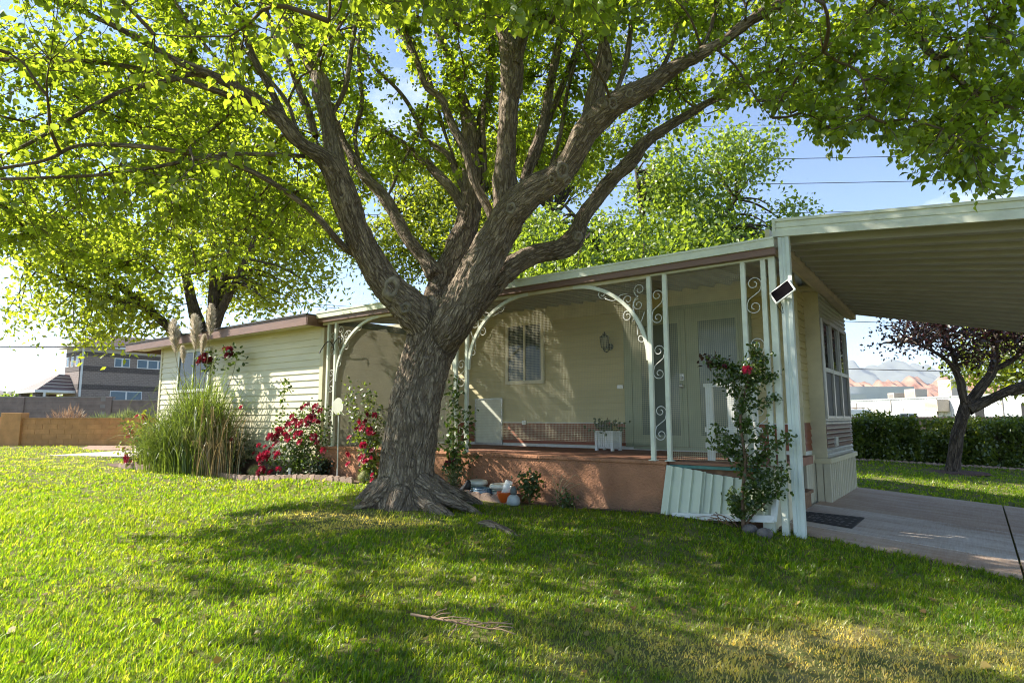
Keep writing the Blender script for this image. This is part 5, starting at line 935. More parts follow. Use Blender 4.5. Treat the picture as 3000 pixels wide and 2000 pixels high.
def edging(pts,label,group,sc=1.,step=.188):
    P=np.array([Hg(*p) for p in pts]); P=smooth_path(P,200); d=np.concatenate([[0],np.cumsum(np.linalg.norm(np.diff(P,axis=0),axis=1))]); n=int(d[-1]/(step*sc))
    for k in range(n):
        s=(k+.5)*step*sc; q=np.array([np.interp(s,d,P[:,i]) for i in range(3)]); t=np.array([np.interp(s+.05,d,P[:,i])-np.interp(s-.05,d,P[:,i]) for i in range(2)]); q[2]=gz(q[0],q[1])+.015
        o=put('edging_block',eme,None,q,(random.gauss(0,.06),random.gauss(0,.04),math.atan2(t[1],t[0])+random.gauss(0,.07)),sc); props(o,label%ORD[(n-1-k) if 'trunk' in label else k],'edging',group)
edging([(-12.9,-.85),(-12.2,-.84),(-11.2,-.74),(-10.4,-.66)],'scalloped concrete edging block below the pampas grass, %s from the path','edging by the pampas grass')
edging([(-9.1,-.64),(-8.3,-.62),(-7.4,-.6),(-6.6,-.53),(-5.8,-.46),(-4.95,-.4)],'scalloped edging block before the roses, %s from the tree trunk','edging before the roses',.8)
edging([(-2.72,-.44),(-2.5,-.52),(-2.2,-.5),(-1.95,-.47),(-1.72,-.46)],'scalloped red edging block before the pots, %s from the tree root','edging before the pots',.85)
# ------------------------------------------------------------ pots by the wall
def pot(name,label,cat,u,v,prof,mat,rimm=None,seg=28):
    b=Hg(u,v,.0); o=thing(name,label,cat,b); m=MB(); m.lathe(prof,b,seg); m.build('body',mat,o,True); return o,b
CERAM=M('cream_glaze',(.62,.62,.52),.3,.05,12,spec=.6); BLUEG=M('blue_glaze',(.035,.09,.17),.2,.5,10,spec=.7,col2=(.16,.24,.30),stretch=(3,3,.6)); ORANGE=M('orange_glaze',(.50,.085,.012),.3,.15,8,spec=.6); GREYG=M('grey_glaze',(.40,.43,.42),.35,.25,14,spec=.5); SOILP=M('potting_soil',(.05,.035,.025),1)
def band(o,b,r,z,mat,h=.008):
    m=MB(); m.lathe([(r,z-h),(r+.004,z-h),(r+.004,z+h),(r,z+h)],b,28); m.build('painted_band',mat,o,True)
GREENB=M('green_glaze',(.10,.20,.16),.3)
for u_,v_,lb in ((-2.55,-.24,'cream lidded ceramic pot with green bands behind the black bird figure'),(-2.12,-.26,'cream lidded ceramic pot with leaf pattern between the blue and orange pots')):
    o,b=pot('ceramic_pot',lb,'pot',u_,v_,[(.085,0),(.10,.01),(.115,.08),(.12,.135),(.125,.14)],CERAM); m=MB(); m.lathe([(.135,.14),(.148,.15),(.15,.175),(.135,.20),(.11,.205),(.105,.20)],b,28); m.build('lid',CERAM,o,True); band(o,b,.121,.115,GREENB); band(o,b,.127,.143,GREENB)
    for k in range(9):
        a=-2.1+.16*k; c=b+np.array([math.cos(a)*.116,math.sin(a)*.116,.05+.02*math.sin(k*2.)]); m=MB(); d=np.array([math.cos(a),math.sin(a),0]); t=np.array([-math.sin(a),math.cos(a),0]); m.add([c+d*.004,c+d*.004+t*.013+np.array([0,0,.012]),c+d*.004+t*.004+np.array([0,0,.03]),c+d*.004-t*.012+np.array([0,0,.012])],[(0,1,2,3)]); m.build('painted_leaf',BLACK,o)
o,b=pot('ceramic_pot','blue glazed ceramic pot with small handles beside the bird figure','pot',-2.33,-.40,[(.095,0),(.11,.01),(.122,.06),(.122,.10),(.115,.115),(.125,.125),(.125,.135),(.112,.135),(.105,.08),(.02,.075)],BLUEG)
for s in(-1,1): m=MB(); c=b+np.array([s*.12,-.02,.105]); m.tube(smooth_path(np.array([c,c+np.array([s*.03,0,-.005]),c+np.array([s*.03,0,-.03]),c+np.array([0,0,-.035])]),10),.008,6); m.build('handle',BLUEG,o,True)
o,b=pot('flower_pot','glossy orange flower pot holding a clear glass vase','pot',-1.90,-.42,[(.075,0),(.085,.01),(.112,.07),(.122,.125),(.124,.14),(.112,.14),(.10,.09),(.02,.085)],ORANGE)
GL,t_=newmat('clear_glass'); bb=nd(t_,'BsdfPrincipled'); bb.inputs['Base Color'].default_value=(.9,.95,.93,1); bb.inputs['Roughness'].default_value=.05; bb.inputs['Alpha'].default_value=.35; oo=nd(t_,'OutputMaterial'); t_.links.new(bb.outputs[0],oo.inputs[0])
gb=thing('glass_vase','clear glass vase leaning in the orange flower pot','vase',b+np.array([0,0,.10])); X=unit(np.array([1,.0,-.35])); Z=unit(np.array([.35,0,1.])); Y=np.cross(Z,X); m=MB(); m.lathe([(.05,0),(.055,.02),(.06,.10),(.05,.19),(.047,.19),(.05,.1),(.04,.01)],b+np.array([-.02,0,.10]),20,(X,Y,Z)); m.build('glass',GL,gb,True)
o,b=pot('stoneware_jar','squat grey white stoneware jar at the end of the pot row','jar',-1.72,-.50,[(.07,0),(.085,.01),(.088,.05),(.075,.10),(.05,.125),(.04,.13)],GREYG); m=MB(); m.lathe([(.03,.13),(.045,.15),(.042,.2),(.02,.24)],b,10); m.build('neck',M('grey_bird_neck',(.12,.13,.12),.6),o,True)
bf=thing('bird_figure','black bird figurine among the pots beside the tree root','figurine',Hg(-2.60,-.46)); b=Hg(-2.60,-.46); m=MB()
pth=np.array([b+UU*a+np.array([0,0,z]) for a,z in((-.16,.03),(-.10,.05),(-.03,.07),(.03,.10),(.06,.15),(.07,.19),(.075,.225))]); m.tube(smooth_path(pth,16),np.interp(np.linspace(0,1,16),[0,.15,.4,.6,.75,.88,1],[.008,.035,.062,.06,.042,.034,.012]),12); m.build('body',BLACK,bf,True); m=MB(); m.lathe([(.012,0),(.002,.03)],b+UU*.095+np.array([0,0,.195]),8,(VV,np.array([0,0,1.]),UU)); m.build('beak',BLACK,bf)
pl=thing('potted_plant','dark leafy geranium growing behind the grey jar','plant',Hg(-1.62,-.28)); b=Hg(-1.62,-.28); sprays(pl,bush_stems(b,11,.22,.42),260,.06,spread=.05)
pl=thing('garden_weed','wispy pale flowering weed beside the exposed tree root','plant',Hg(-2.85,-.36)); b=Hg(-2.85,-.36); sprays(pl,bush_stems(b,22,.25,.36),420,.028,leafmat('weed_leaf',((.07,.10,.03),(.20,.24,.10)),(.25,.3,.08)),spread=.05,stemr=.003)
pl=thing('garden_weed','low green weed at the base of the terracotta wall','plant',Hg(-1.13,-.2)); b=Hg(-1.13,-.2); sprays(pl,bush_stems(b,12,.2,.2),200,.035,spread=.05,stemr=.003)
pl=thing('dry_grass_tuft','thin dry grass stalks leaning by the terracotta wall','plant',Hg(-1.25,-.18)); b=Hg(-1.25,-.18); m=MB()
for k in range(7): e=np.array([random.gauss(.03,.12),random.gauss(0,.05),.28+.22*random.random()]); m.tube(smooth_path(np.array([b,b+e*np.array([.3,.3,.6]),b+e,b+e+np.array([.06,0,-.02])]),9),.003,4)
m.build('stalks',bpy.data.materials['plume_straw'],pl)
pl=thing('dark_shrub','low dark leafy shrub at the foot of the shed corner','shrub',Hg(-6.25,-.2)); b=Hg(-6.2,-.22); sprays(pl,bush_stems(b,16,.34,.32),600,.05,leafmat('dark_shrub_leaf',((.015,.03,.012),(.03,.05,.02)),(.05,.08,.02)),spread=.06)
pl=thing('bed_plant','straggly green plant beside the pampas base','plant',Hg(-8.7,-.4)); b=Hg(-8.7,-.4); sprays(pl,bush_stems(b,16,.4,.75),520,.055,leafmat('grey_leaf',((.03,.05,.03),(.09,.12,.07)),(.10,.15,.05)),spread=.07); blooms(pl,[H(-8.5,-.55,-.45),H(-8.35,-.5,.2)],.05,.07,.2,.02)
for k,(u_,lb) in enumerate(((1.18,'dark rounded stone under the climbing rose'),(1.34,'grey rounded stone beside the carport post'))):
    b=Hg(u_,-.28-.06*k,.02); m=MB(); V,F=[],[]; bm_=MB(); bm_.lathe([(.02,-.05),(.07,-.03),(.085,.02),(.06,.06),(.015,.075)],b,9); props(bm_.build('stone',M('stone_grey%d'%k,(.15,.13,.12),.9,.3,12,bump=.01),None,True),lb,'stone')
m=MB()
for k in range(9): 
    s=Hg(.85+random.random()*.25,-.3+random.gauss(0,.05),.02); e=s+np.array([random.gauss(-.15,.1),random.gauss(0,.08),.06+.08*random.random()]); m.tube(smooth_path(np.array([s,(s+e)/2+np.array([0,0,.04]),e]),8),.004,4)
props(m.build('pruned_canes',WOOD,None,True),'small heap of dry pruned canes at the climbing rose base','canes')
b=Hg(-6.75,-.45); m=MB(); m.tube([b,b+np.array([0,0,.16])],.02,10); m.lathe([(.03,.15),(.033,.17),(.03,.2)],b,12); props(m.build('sprinkler_riser',WHITE),'white plastic sprinkler riser standing before the rose bush','sprinkler')
# fallen twig on the lawn
tw=np.array([[-.55,3.50],[-.46,3.46],[-.37,3.43],[-.28,3.40],[-.18,3.36],[-.10,3.33]]); tw=np.array([[x,y,gz(x,y)+.085] for x,y in tw]); m=MB(); m.tube(smooth_path(tw,20),np.linspace(.008,.004,20),6)
for k in range(26):
    i=random.randint(1,4); p=tw[i]+(tw[i+1]-tw[i])*random.random(); e=p+np.array([random.gauss(.05,.06),random.gauss(-.01,.06),random.gauss(.01,.02)]); m.tube([p,(p+e)/2+np.array([0,0,.01]),e],.003,4)
props(m.build('fallen_twig',M('dead_twig',(.33,.22,.13),.9,.3),None,True),'dry forked twig lying on the lawn in the foreground','twig')
# ============================================================ background trees
def lumpy(blobs,k,f,seed):
    rs=np.random.default_rng(seed); out=[]
    for b in blobs:
        b=np.array(b,float)
        for _ in range(k):
            d=rs.normal(size=3); d/=np.linalg.norm(d); d[2]=d[2]*.9+.1; r=f*(.6+.8*rs.random()); out.append([*(b[:3]+d*b[3:6]*(.45+.5*rs.random())),*(b[3:6]*r)])
    return out
def bg_tree(name,label,base,trunks,blobs,n,ls,mat,bark,seed,tv=SLIM_V,tf=SLIM_F,cl=7,spread=.35,down=-.35,low=None):
    o=thing(name,label,'tree',base); parts=[]
    for k,rows in enumerate(trunks): parts.append(limb_mesh(rows,.12,14,.01,seed+k))
    make_bark('trunk',parts,bark,o)
    S=np.concatenate([smooth_path(np.array(r),20)[:,:3] for r in trunks])
    bl=np.array(blobs,float); w=bl[:,3]*bl[:,4]*bl[:,5]; w/=w.sum(); nc=n//cl; j=RNG.choice(len(bl),nc,p=w); q=rdir(nc)*(RNG.random(nc)**.42)[:,None]; C=bl[j,:3]+q*bl[j,3:6]
    if low is not None: C=C[low(C)]
    nc=len(C); ix=nearest(C,S.astype(np.float32)); d=C-S[ix]; L=np.linalg.norm(d,axis=1); near=np.argsort(L)[::max(1,nc//260)]; m=MB()
    for i in near:
        a=S[ix[i]]; m.tube(smooth_path(np.array([a,a+d[i]*.5+np.array([0,0,.12*L[i]])+RNG.normal(0,.05*L[i],3),C[i]]),7),np.linspace(.03+.006*L[i],.008,7),4,False)
    props(m.build('branches',bark,o,True),kind='stuff')
    P=np.repeat(C,cl,0)+RNG.normal(0,spread,(nc*cl,3)); N=len(P); V,F=leaf_np(P,unit(rdir(N)+np.array([0,0,down])),unit(np.array([0,0,.8])+rdir(N)),ls*(.7+.6*RNG.random(N)),tv,tf); props(obj_np('crown',V,F,mat,o,True),kind='stuff'); return o
ASH=leafmat('ash_leaf',((.08,.12,.012),(.17,.19,.02)),(.60,.70,.04),.62,.03); ASH2=leafmat('elm_leaf',((.04,.09,.012),(.11,.17,.025)),(.45,.60,.04),.52,.05); ASH3=leafmat('lime_leaf',((.06,.11,.012),(.13,.18,.02)),(.50,.58,.03),.56,.04)
b=(-10.6,21,-1.15)
bg_tree('ash_tree','yellow green ash tree with fanned dark trunks behind the shed',b,[[[-10.5,21,-1.2,.36],[-10.5,21,1.5,.30],[-10.4,21,3.2,.2],[-10.1,21.2,5,.14],[-9.6,21.5,8,.06]],[[-10.5,21,2.2,.2],[-10.0,20.8,3.6,.16],[-9.3,20.6,5,.11],[-8.4,20.3,7,.06]],[[-10.5,21,2.4,.28],[-11.,20.9,3.8,.2],[-11.4,20.8,5.4,.14],[-12,20.6,8,.06]],[[-10.6,21,1.9,.24],[-11.8,20.6,3.2,.16],[-13.2,20.2,4.4,.12],[-15.2,19.6,5.8,.06]],[[-10.4,21,2.6,.2],[-10.3,20.8,4.4,.16],[-10.4,20.8,7,.08]],[[-12.4,20.3,3.7,.1],[-14,19.8,4.2,.08],[-16,19.2,5.2,.05]]],
 lumpy([(-11,21,6.5,4.8,3.2,2.9),(-13.8,20.3,4.6,2.8,2.3,1.9),(-15.3,19.8,5.5,2.0,2.,1.8),(-14.9,20,3.4,1.7,1.7,1.0),(-8.2,20.6,4.6,2.0,1.9,1.6),(-6.6,20.6,4.4,1.0,1.,1.1),(-12.6,20.,3.2,1.6,1.7,1.2),(-9.6,20.5,9,3.5,2.8,2.5)],7,.4,6),34000,.20,ASH,DARKBARK,301,spread=.33)
b=(4.6,18.5,-1.2)
bg_tree('elm_tree','dense mid green tree rising behind the house roof near the carport',b,[[[4.6,18.5,-1.3,.3],[4.5,18.5,2.5,.25],[4.2,18.5,5,.15],[3.9,18.6,8,.05]],[[4.5,18.5,2.6,.2],[5.5,18.2,4.6,.13],[6.8,18,6.6,.05]],[[4.5,18.5,2.8,.2],[3.2,18.2,4.6,.12],[1.6,18,6.4,.05]]],
 lumpy([(4.6,18.5,5.4,3.4,2.4,2.6),(5.8,18.2,7.0,2.5,2.,1.6),(2.0,18.2,4.6,2.4,2.2,1.9),(7.4,18.2,5.0,1.7,1.6,1.5),(3.6,17,3.2,3.4,2.2,1.4),(6.6,18,8.1,1.5,1.2,.9)],9,.34,5)+[(2.2,16,3.6,2.2,1.6,1.2),(5.2,16.2,3.7,2.4,1.6,1.3),(7.2,16.6,3.6,1.6,1.4,1.3)],58000,.135,ASH2,DARKBARK,311,SLIM_V*np.array([1.4,1,1]),SLIM_F,9,.24)
b=(-1.4,23,-1.2)
bg_tree('lime_green_tree','light green tree seen between the mulberry limbs behind the house',b,[[[-1.4,23,-1.3,.3],[-1.4,23,3.5,.25],[-1.2,23,7,.1]],[[-1.4,23,3.2,.2],[-3.2,22.8,5.5,.12],[-4.6,22.6,7.5,.05]],[[-1.4,23,3.2,.2],[.4,22.8,5.5,.12],[1.6,22.6,7.5,.05]]],
 lumpy([(-1.5,23,6.8,3.6,2.4,2.7),(-4.6,22.8,6.6,1.9,1.8,1.9),(1.4,23,5.2,2.4,2.,2.2),(-.2,23,9.6,3.,2,2)],8,.4,7),26000,.19,ASH3,DARKBARK,321,spread=.35)
b=(18.2,21.5,-1.3)
bg_tree('maple_tree','small light green tree peeping over the carport roof',b,[[[18.2,21.5,-1.4,.2],[18.2,21.5,2,.16],[18,21.5,6,.06]],[[18.2,21.5,2,.12],[16.4,21.4,4.4,.07],[14.4,21.3,6.1,.03]]],[(14.4,21.5,6.3,.75,.7,.35),(15.8,21.5,6.1,.9,.9,.45),(17.6,21.5,4.2,1.6,1.6,1.8),(17.2,21.5,1.9,1.8,1.4,.9)],7000,.20,ASH3,DARKBARK,331,spread=.3)
# purple plum
PLUM=leafmat('plum_leaf',((.016,.007,.010),(.045,.016,.022)),(.085,.016,.022),.42,.06,.4); pb_=(10.55,14.95,-1.3)
bg_tree('plum_tree','purple leaved plum tree with leaning dark trunk on the far lawn',pb_,[[[10.5,14.95,-1.36,.175],[10.6,14.95,-.9,.145],[10.75,14.95,-.3,.14],[10.95,14.95,.22,.15],[11.05,14.95,.42,.12]],[[10.98,14.95,.2,.12],[10.9,14.9,.6,.10],[10.85,14.9,.95,.085],[10.5,14.8,1.4,.05],[9.6,14.5,1.75,.03],[8.9,14.3,1.75,.012]],[[11.0,14.95,.25,.14],[11.4,15,.7,.12],[11.75,15,1.15,.10],[11.9,15,1.9,.07],[12.0,15,2.9,.03]],[[11.0,14.9,.2,.14],[11.8,14.7,.62,.11],[12.6,14.5,.98,.09],[13.6,14.3,1.5,.05]],[[11.9,14.7,.6,.08],[12.9,14.5,.78,.06],[13.8,14.3,.95,.04]],[[10.85,14.9,.9,.07],[10.75,14.9,1.5,.05],[10.5,14.8,2.2,.03]],[[11.75,15,1.15,.08],[12.4,15,1.5,.06],[13,15,2.2,.04]]],
 [(11.6,14.9,2.3,2.0,1.6,.85),(9.9,14.5,2.2,1.0,1.0,.55),(13.2,14.6,2.2,1.6,1.4,.9),(9.2,14.3,1.75,.75,.7,.26),(11.,14.6,1.55,.8,.8,.3),(11.8,15,3.2,1.8,1.4,.8)],10500,.088,PLUM,DARKBARK,341,SLIM_V*np.array([1.3,1,1]),SLIM_F,6,.14)
mb=MB(); mb.lathe([(.02,.03),(.5,.028),(.62,.012),(.66,-.02)],(10.62,14.92,gz(10.62,14.92)+.02),18); props(mb.build('mulch_ring',M('mulch',(.15,.085,.06),1,.4,24,bump=.03,bscale=40)),kind='structure')
# ------------------------------------------------------------ hedges
HEDGE=leafmat('hedge_leaf',((.04,.085,.010),(.12,.165,.018)),(.30,.38,.02),.42,.07,.35); HTWIG=M('hedge_twigs',(.05,.04,.025),1)
def hedge(label,x0,x1,y0,y1,top,n,dx=(.80,-.0)):
    cx,cy_=(x0+x1)/2,(y0+y1)/2; zb=gz(cx,cy_); o=thing('hedge',label,'hedge',(cx,cy_,zb)); h=top-zb
    m=MB(); m.box(x0+.22,x1-.22,y0+.22,y1-.22,zb-.05,top-.25); m.build('twigs',HTWIG,o)
    q=RNG.random((n,3)); s=RNG.integers(0,3,n); side=RNG.random(n)
    x=x0+(x1-x0)*q[:,0]; y=y0+(y1-y0)*q[:,1]; z=zb+h*q[:,2]; dep=.26*RNG.random(n)**1.6
    y=np.where(s<2,y0+dep,y); z=np.where(s==2,top-dep,z); ex=RNG.random(n)<.10; x=np.where(ex,np.where(side<.5,x0+dep,x1-dep),x)
    r=.14; lump=.09*np.sin(x*3.1)+.07*np.sin(x*7.3+1)+.05*np.sin(z*6+x*2)
    z=z+np.where(s==2,lump+.05*RNG.normal(size=n),0); y=y-np.where(s<2,lump+.04*RNG.normal(size=n),0)
    ez=np.clip((z-(top-.25))/.25,0,1); y=y+ez**2*.18*(s<2)
    P=np.stack([x,y,z],1); V,F=leaf_np(P,unit(rdir(n)+np.array([0,-.35,.55])),unit(rdir(n)+np.array([0,-.5,.6])),.085*(.7+.6*RNG.random(n)),OVAL_V,OVAL_F); props(obj_np('foliage',V,F,HEDGE,o),kind='stuff')
hedge('clipped green hedge mass nearest the house end',9.0,11.35,17.3,18.6,-.06,9000); hedge('low dip of green hedge left of the plum trunk',11.3,12.4,17.4,18.4,-.48,4200); hedge('tall green hedge behind the plum trunk',12.3,16.5,17.2,18.7,-.12,14000)
def edrow(y):
    for k in range(40):
        x=9.2+.19*k; o=put('edging_block',eme,None,(x,y+.02*math.sin(k),gz(x,y)-.04),(0,0,random.gauss(0,.06))); props(o,'small edging block along the far hedge foot, %s from the house'%ORD[k],'edging','edging along the hedge')
edrow(17.02)
# ============================================================ walls
def block_wall(name,label,x0,x1,y,z0,ztops,bw,bh,mat,capm,depth=.2,pil=(),pilw=.45,mortar=None,pilh=.1,jut=.1):
    """straight wall along x built block by block; ztops: list of (x0,x1,ztop)"""
    o=thing(name,label,'wall',((x0+x1)/2,y,z0)); 
    for a,b,t in ztops: m=MB(); m.box(a,b,y+.012,y+depth,z0-.1,t-.012); m.build('core',mortar or mat,o)
    m=MB(); m.box(0,bw-.012,0,.02,0,bh-.012); me=bpy.data.meshes.new('block'); V=np.concatenate(m.v); me.from_pydata(V.tolist(),[],m.f); me.update(); me.materials.append(mat); cnt=0
    m=MB(); m.box(0,bw/2-.012,0,.02,0,bh-.012); meh=bpy.data.meshes.new('block'); meh.from_pydata(np.concatenate(m.v).tolist(),[],m.f); meh.update(); meh.materials.append(mat)
    L=np.array(wloc(o))
    for a,b,t in ztops:
        rows=int((t-z0)/bh)
        for r_ in range(rows):
            x=a; z=t-(r_+1)*bh-.03
            if r_%2: put('block',meh,o,np.array([x,y+random.uniform(-.002,.003),z])-L); x+=bw/2
            while x+bw<=b+.02 and cnt<290: put('block',me,o,np.array([x,y+random.uniform(-.002,.003),z])-L); x+=bw; cnt+=1
    for a,b,t in ztops: m=MB(); m.box(a,b,y-.02,y+depth+.02,t-.028,t+.025); m.build('cap',capm,o)
    for px_,t in pil: m=MB(); m.box(px_-pilw/2,px_+pilw/2,y-jut,y+depth+jut,z0-.1,t+pilh); m.build('pillar',mat,o,bevel=.015)
    return o
ORW=M('ochre_block',(.56,.29,.115),.95,.16,3,bump=.012,bscale=30,dirt=.25); ORM=M('ochre_mortar',(.50,.26,.10),.95,.15,5)
block_wall('garden_wall','low ochre painted block wall with square pillar across the back of the lawn',-27,-11,26,-1.25,[(-20.6,-11,-.02),(-27,-21.3,.02)],.62,.205,ORW,ORW,.2,[(-20.95,.12)],.85,ORM,.1,.12)
GRB=M('grey_brown_block',(.25,.19,.17),.95,.18,2.2,bump=.01,bscale=30); GRC=M('grey_pilaster',(.30,.27,.26),.95,.12,3)
block_wall('boundary_wall','tall grey brown block boundary wall beyond the ochre wall',-36,-14,36,-1.3,[(-36,-23.3,1.22),(-23.3,-14,1.03)],.8,.2,GRB,GRC,.2,[(-28.6,1.2),(-23.5,1.2)],.36,GRC,.02,.06)
BKW=M('pink_brown_block',(.40,.25,.20),.95,.12,2.2,bump=.01,bscale=30)
block_wall('rear_wall','pinkish brown block wall behind the far hedge',9,30,22.5,-1.4,[(9,13.4,.02),(13.4,30,.02)],.8,.2,BKW,BKW,.2,[],.4,M('pale_mortar',(.46,.33,.28),.95))
# scrub between the walls
for nm,lb,c_,rx,h,cols,tr,n in (('dry_bush','dry pinkish tumbleweed bush between the two walls',(-20.0,28,-.9),1.0,1.25,((.36,.22,.13),(.52,.36,.22)),(.4,.25,.15),1500),('sage_bush','pale green rounded bush behind the ochre wall',(-17.7,28,-.9),1.9,1.05,((.16,.20,.07),(.30,.34,.13)),(.3,.35,.1),3800)):
    o=thing(nm,lb,'bush',c_); q=rdir(n)*(RNG.random(n)**.4)[:,None]; q[:,2]=np.abs(q[:,2]); P=np.array(c_)+q*np.array([rx,.8,h])*(1+.12*np.sin(q[:,0:1]*9)); D=unit(q*np.array([1,1,1.4])+rdir(n)*.5); tv_=np.array([[-.05,0,0],[.05,0,0],[.03,.6,.02],[0,1,0]]); V,F=leaf_np(P,D,rdir(n),.22+.14*RNG.random(n),tv_,[[(0,1,2,3)]]); props(obj_np('foliage',V,F,leafmat(nm,cols,tr,.3),o),kind='stuff')
    m=MB()
    for k in range(14): e=np.array(c_)+unit(RNG.normal(size=3)*np.array([1,.6,.3])+np.array([0,0,.8]))*np.array([rx,.6,h])*.9; m.tube([np.array(c_)-[0,0,.3],(np.array(c_)+e)/2,e],.015,4)
    m.build('stems',WOOD,o)
# ============================================================ brick office
OB=np.array([-49.4,70.,0.])
def OH(a,b,z): return OB+UU*a+VV*b+np.array([0,0,z])      # a: toward +u is outward of the long face
class OM(MB):
    def ob(s,a0,a1,b0,b1,z0,z1): return s.frame(OH((a0+a1)/2,(b0+b1)/2,(z0+z1)/2),UU,VV,(0,0,1),abs(a1-a0)/2,abs(b1-b0)/2,abs(z1-z0)/2)
office=thing('brick_office','two storey dark brick office with hipped roof and covered entrance beyond the walls','building',tuple(OH(-4,8,-1.2)))
def brickmat(name,c1,c2,mo):
    m,t=newmat(name); g=nd(t,'NewGeometry'); mp=nd(t,'Mapping'); mp.inputs['Rotation'].default_value=(0,0,-ZR); t.links.new(g.outputs['Position'],mp.inputs[0]); sp_=nd(t,'SeparateXYZ'); t.links.new(mp.outputs[0],sp_.inputs[0]); ad=nd(t,'Math'); t.links.new(sp_.outputs[0],ad.inputs[0]); t.links.new(sp_.outputs[1],ad.inputs[1]); cb=nd(t,'CombineXYZ'); t.links.new(ad.outputs[0],cb.inputs[0]); t.links.new(sp_.outputs[2],cb.inputs[1])
    br=nd(t,'TexBrick'); br.inputs['Color1'].default_value=(*c1,1); br.inputs['Color2'].default_value=(*c2,1); br.inputs['Mortar'].default_value=(*mo,1); br.inputs['Scale'].default_value=1; br.inputs['Brick Width'].default_value=.4; br.inputs['Row Height'].default_value=.2; br.inputs['Mortar Size'].default_value=.02; t.links.new(cb.outputs[0],br.inputs[0])
    b=nd(t,'BsdfPrincipled'); t.links.new(br.outputs[0],b.inputs[0]); b.inputs['Roughness'].default_value=.9; o=nd(t,'OutputMaterial'); t.links.new(b.outputs[0],o.inputs[0]); return m
BR1=brickmat('grey_brown_brick',(.22,.17,.145),(.28,.215,.185),(.33,.28,.26)); BR2=brickmat('dark_brick',(.085,.065,.06),(.11,.085,.08),(.16,.14,.13)); OFFW=M('office_stucco',(.50,.46,.42),.9,.06); OFFT=M('office_white',(.72,.72,.72),.5,.05); OROOF=M('office_tiles',(.17,.12,.11),.8,.2,2); OG=glassmat('office_glass',(.10,.16,.22),.05)
m=OM(); m.ob(-4.4,0,0,17,-1.5,8.1); m.build('wall',BR1,office)
for z0,z1 in((5.35,5.98),(3.25,3.85),(7.15,7.6)): m=OM(); m.ob(-4.43,.03,-.03,17.03,z0,z1); m.build('brick_band',BR2,office)
m=OM(); m.ob(-4.42,.02,-.02,17.02,7.62,8.1); m.build('frieze',OFFW,office)
m=OM(); m.ob(-5.2,.8,-.8,17.8,8.1,8.35); m.build('eave',OFFT,office)
m=OM(); V=[OH(-5.2,-.8,8.352),OH(.8,-.8,8.352),OH(.8,17.8,8.352),OH(-5.2,17.8,8.352),OH(-2.2,2.6,10.0),OH(-2.2,14.4,10.0)]; m.add(V,[(0,1,4),(1,2,5,4),(2,3,5),(3,0,4,5),(3,2,1,0)]); m.build('roof',OROOF,office)
def owin(a0,a1,b0,b1,z0,z1,n,face):
    m=OM()
    if face=='u': m.ob(0,.05,b0,b1,z0,z1)
    else: m.ob(a0,a1,-.05,0,z0,z1)
    w=m.build('window',OFFT,office)
    for k in range(n):
        m=OM()
        if face=='u': s=(b1-b0)/n; m.ob(.05,.07,b0+s*k+.1,b0+s*(k+1)-.1,z0+.1,z1-.1)
        else: s=(a1-a0)/n; m.ob(a0+s*k+.1,a0+s*(k+1)-.1,-.07,-.05,z0+.1,z1-.1)
        m.build('pane',OG,w)
for b0,b1,n in((3.5,5.2,2),(6.,9.6,3)): owin(0,0,b0,b1,6.0,7.1,n,'u')
owin(0,0,3.3,6.8,.4,3.2,2,'u')
for a0 in(-4.0,-2.6,-1.1): owin(a0,a0+.75,0,0,5.9,7.1,1,'v')
m=OM(); m.ob(.04,.22,.1,.28,-1.3,8.1); m.build('downspout',OFFT,office)
m=OM(); V=[OH(-7.,-3.6,3.1),OH(-.8,-3.6,3.1),OH(-.8,.0,3.1),OH(-7.,0,3.1),OH(-4.6,-1.,5.),OH(-2.9,-1.,5.),OH(-2.9,0,5.),OH(-4.6,0,5.)]; m.add(V,[(0,1,5,4),(1,2,6,5),(3,0,4,7),(4,5,6,7),(3,2,1,0)]); pr_=m.build('porch_roof',OROOF,office)
for k in range(1,5): m=OM(); f=k/5; z=3.1+1.9*f; m.ob(-.82-2.1*f,-.72-2.1*f,-3.6+2.6*f,0,z-.02,z+.08); m.build('tile_course',OFFW,pr_)
m=OM(); m.ob(-7.2,-.6,-3.8,.0,2.8,3.09); m.build('porch_eave',OFFT,office)
for a,b in((-1.5,-3.2),(-6.4,-3.2),(-6.4,-.6)): m=OM(); m.ob(a-.5,a+.5,b-.4,b+.4,-1.4,2.8); m.build('porch_pier',BR2,office)
m=OM(); m.ob(-.8,-.6,-3.,-2.8,-1.4,2.8); m.build('downspout',OFFT,office)
# ============================================================ cars and the warehouse
CARW=M('white_car_paint',(.72,.73,.74),.25,.03,3,spec=.6); TYRE=M('tyre_rubber',(.02,.02,.02),.9); CARG=glassmat('car_glass',(.04,.055,.07),.05)
def car(label,cat,c,rz,L,W,prof,winp,name,mat=CARW):
    c=np.array(c,float); X=np.array([math.cos(rz),math.sin(rz),0]);Y=np.array([-math.sin(rz),math.cos(rz),0]); o=thing(name,label,cat,tuple(c)); m=MB(); m.ext(prof,c-Y*W/2,X,(0,0,1),Y*W); m.build('body',mat,o,bevel=.06)
    for s,w in((-1,W/2+.005),(1,W/2+.005)):
        for k,wp in enumerate(winp): m=MB(); m.ext(wp,c+Y*s*w,X,(0,0,1),Y*s*.012); m.build('window',CARG,o)
        for wx in(-L*.3,L*.3): m=MB(); m.lathe([(.05,-.1),(.33,-.1),(.34,0),(.33,.1),(.05,.1)],c+X*wx+Y*s*(W/2-.1)+np.array([0,0,.34]),18,(X,np.array([0,0,1.]),Y)); m.build('wheel',TYRE,o)
    return o
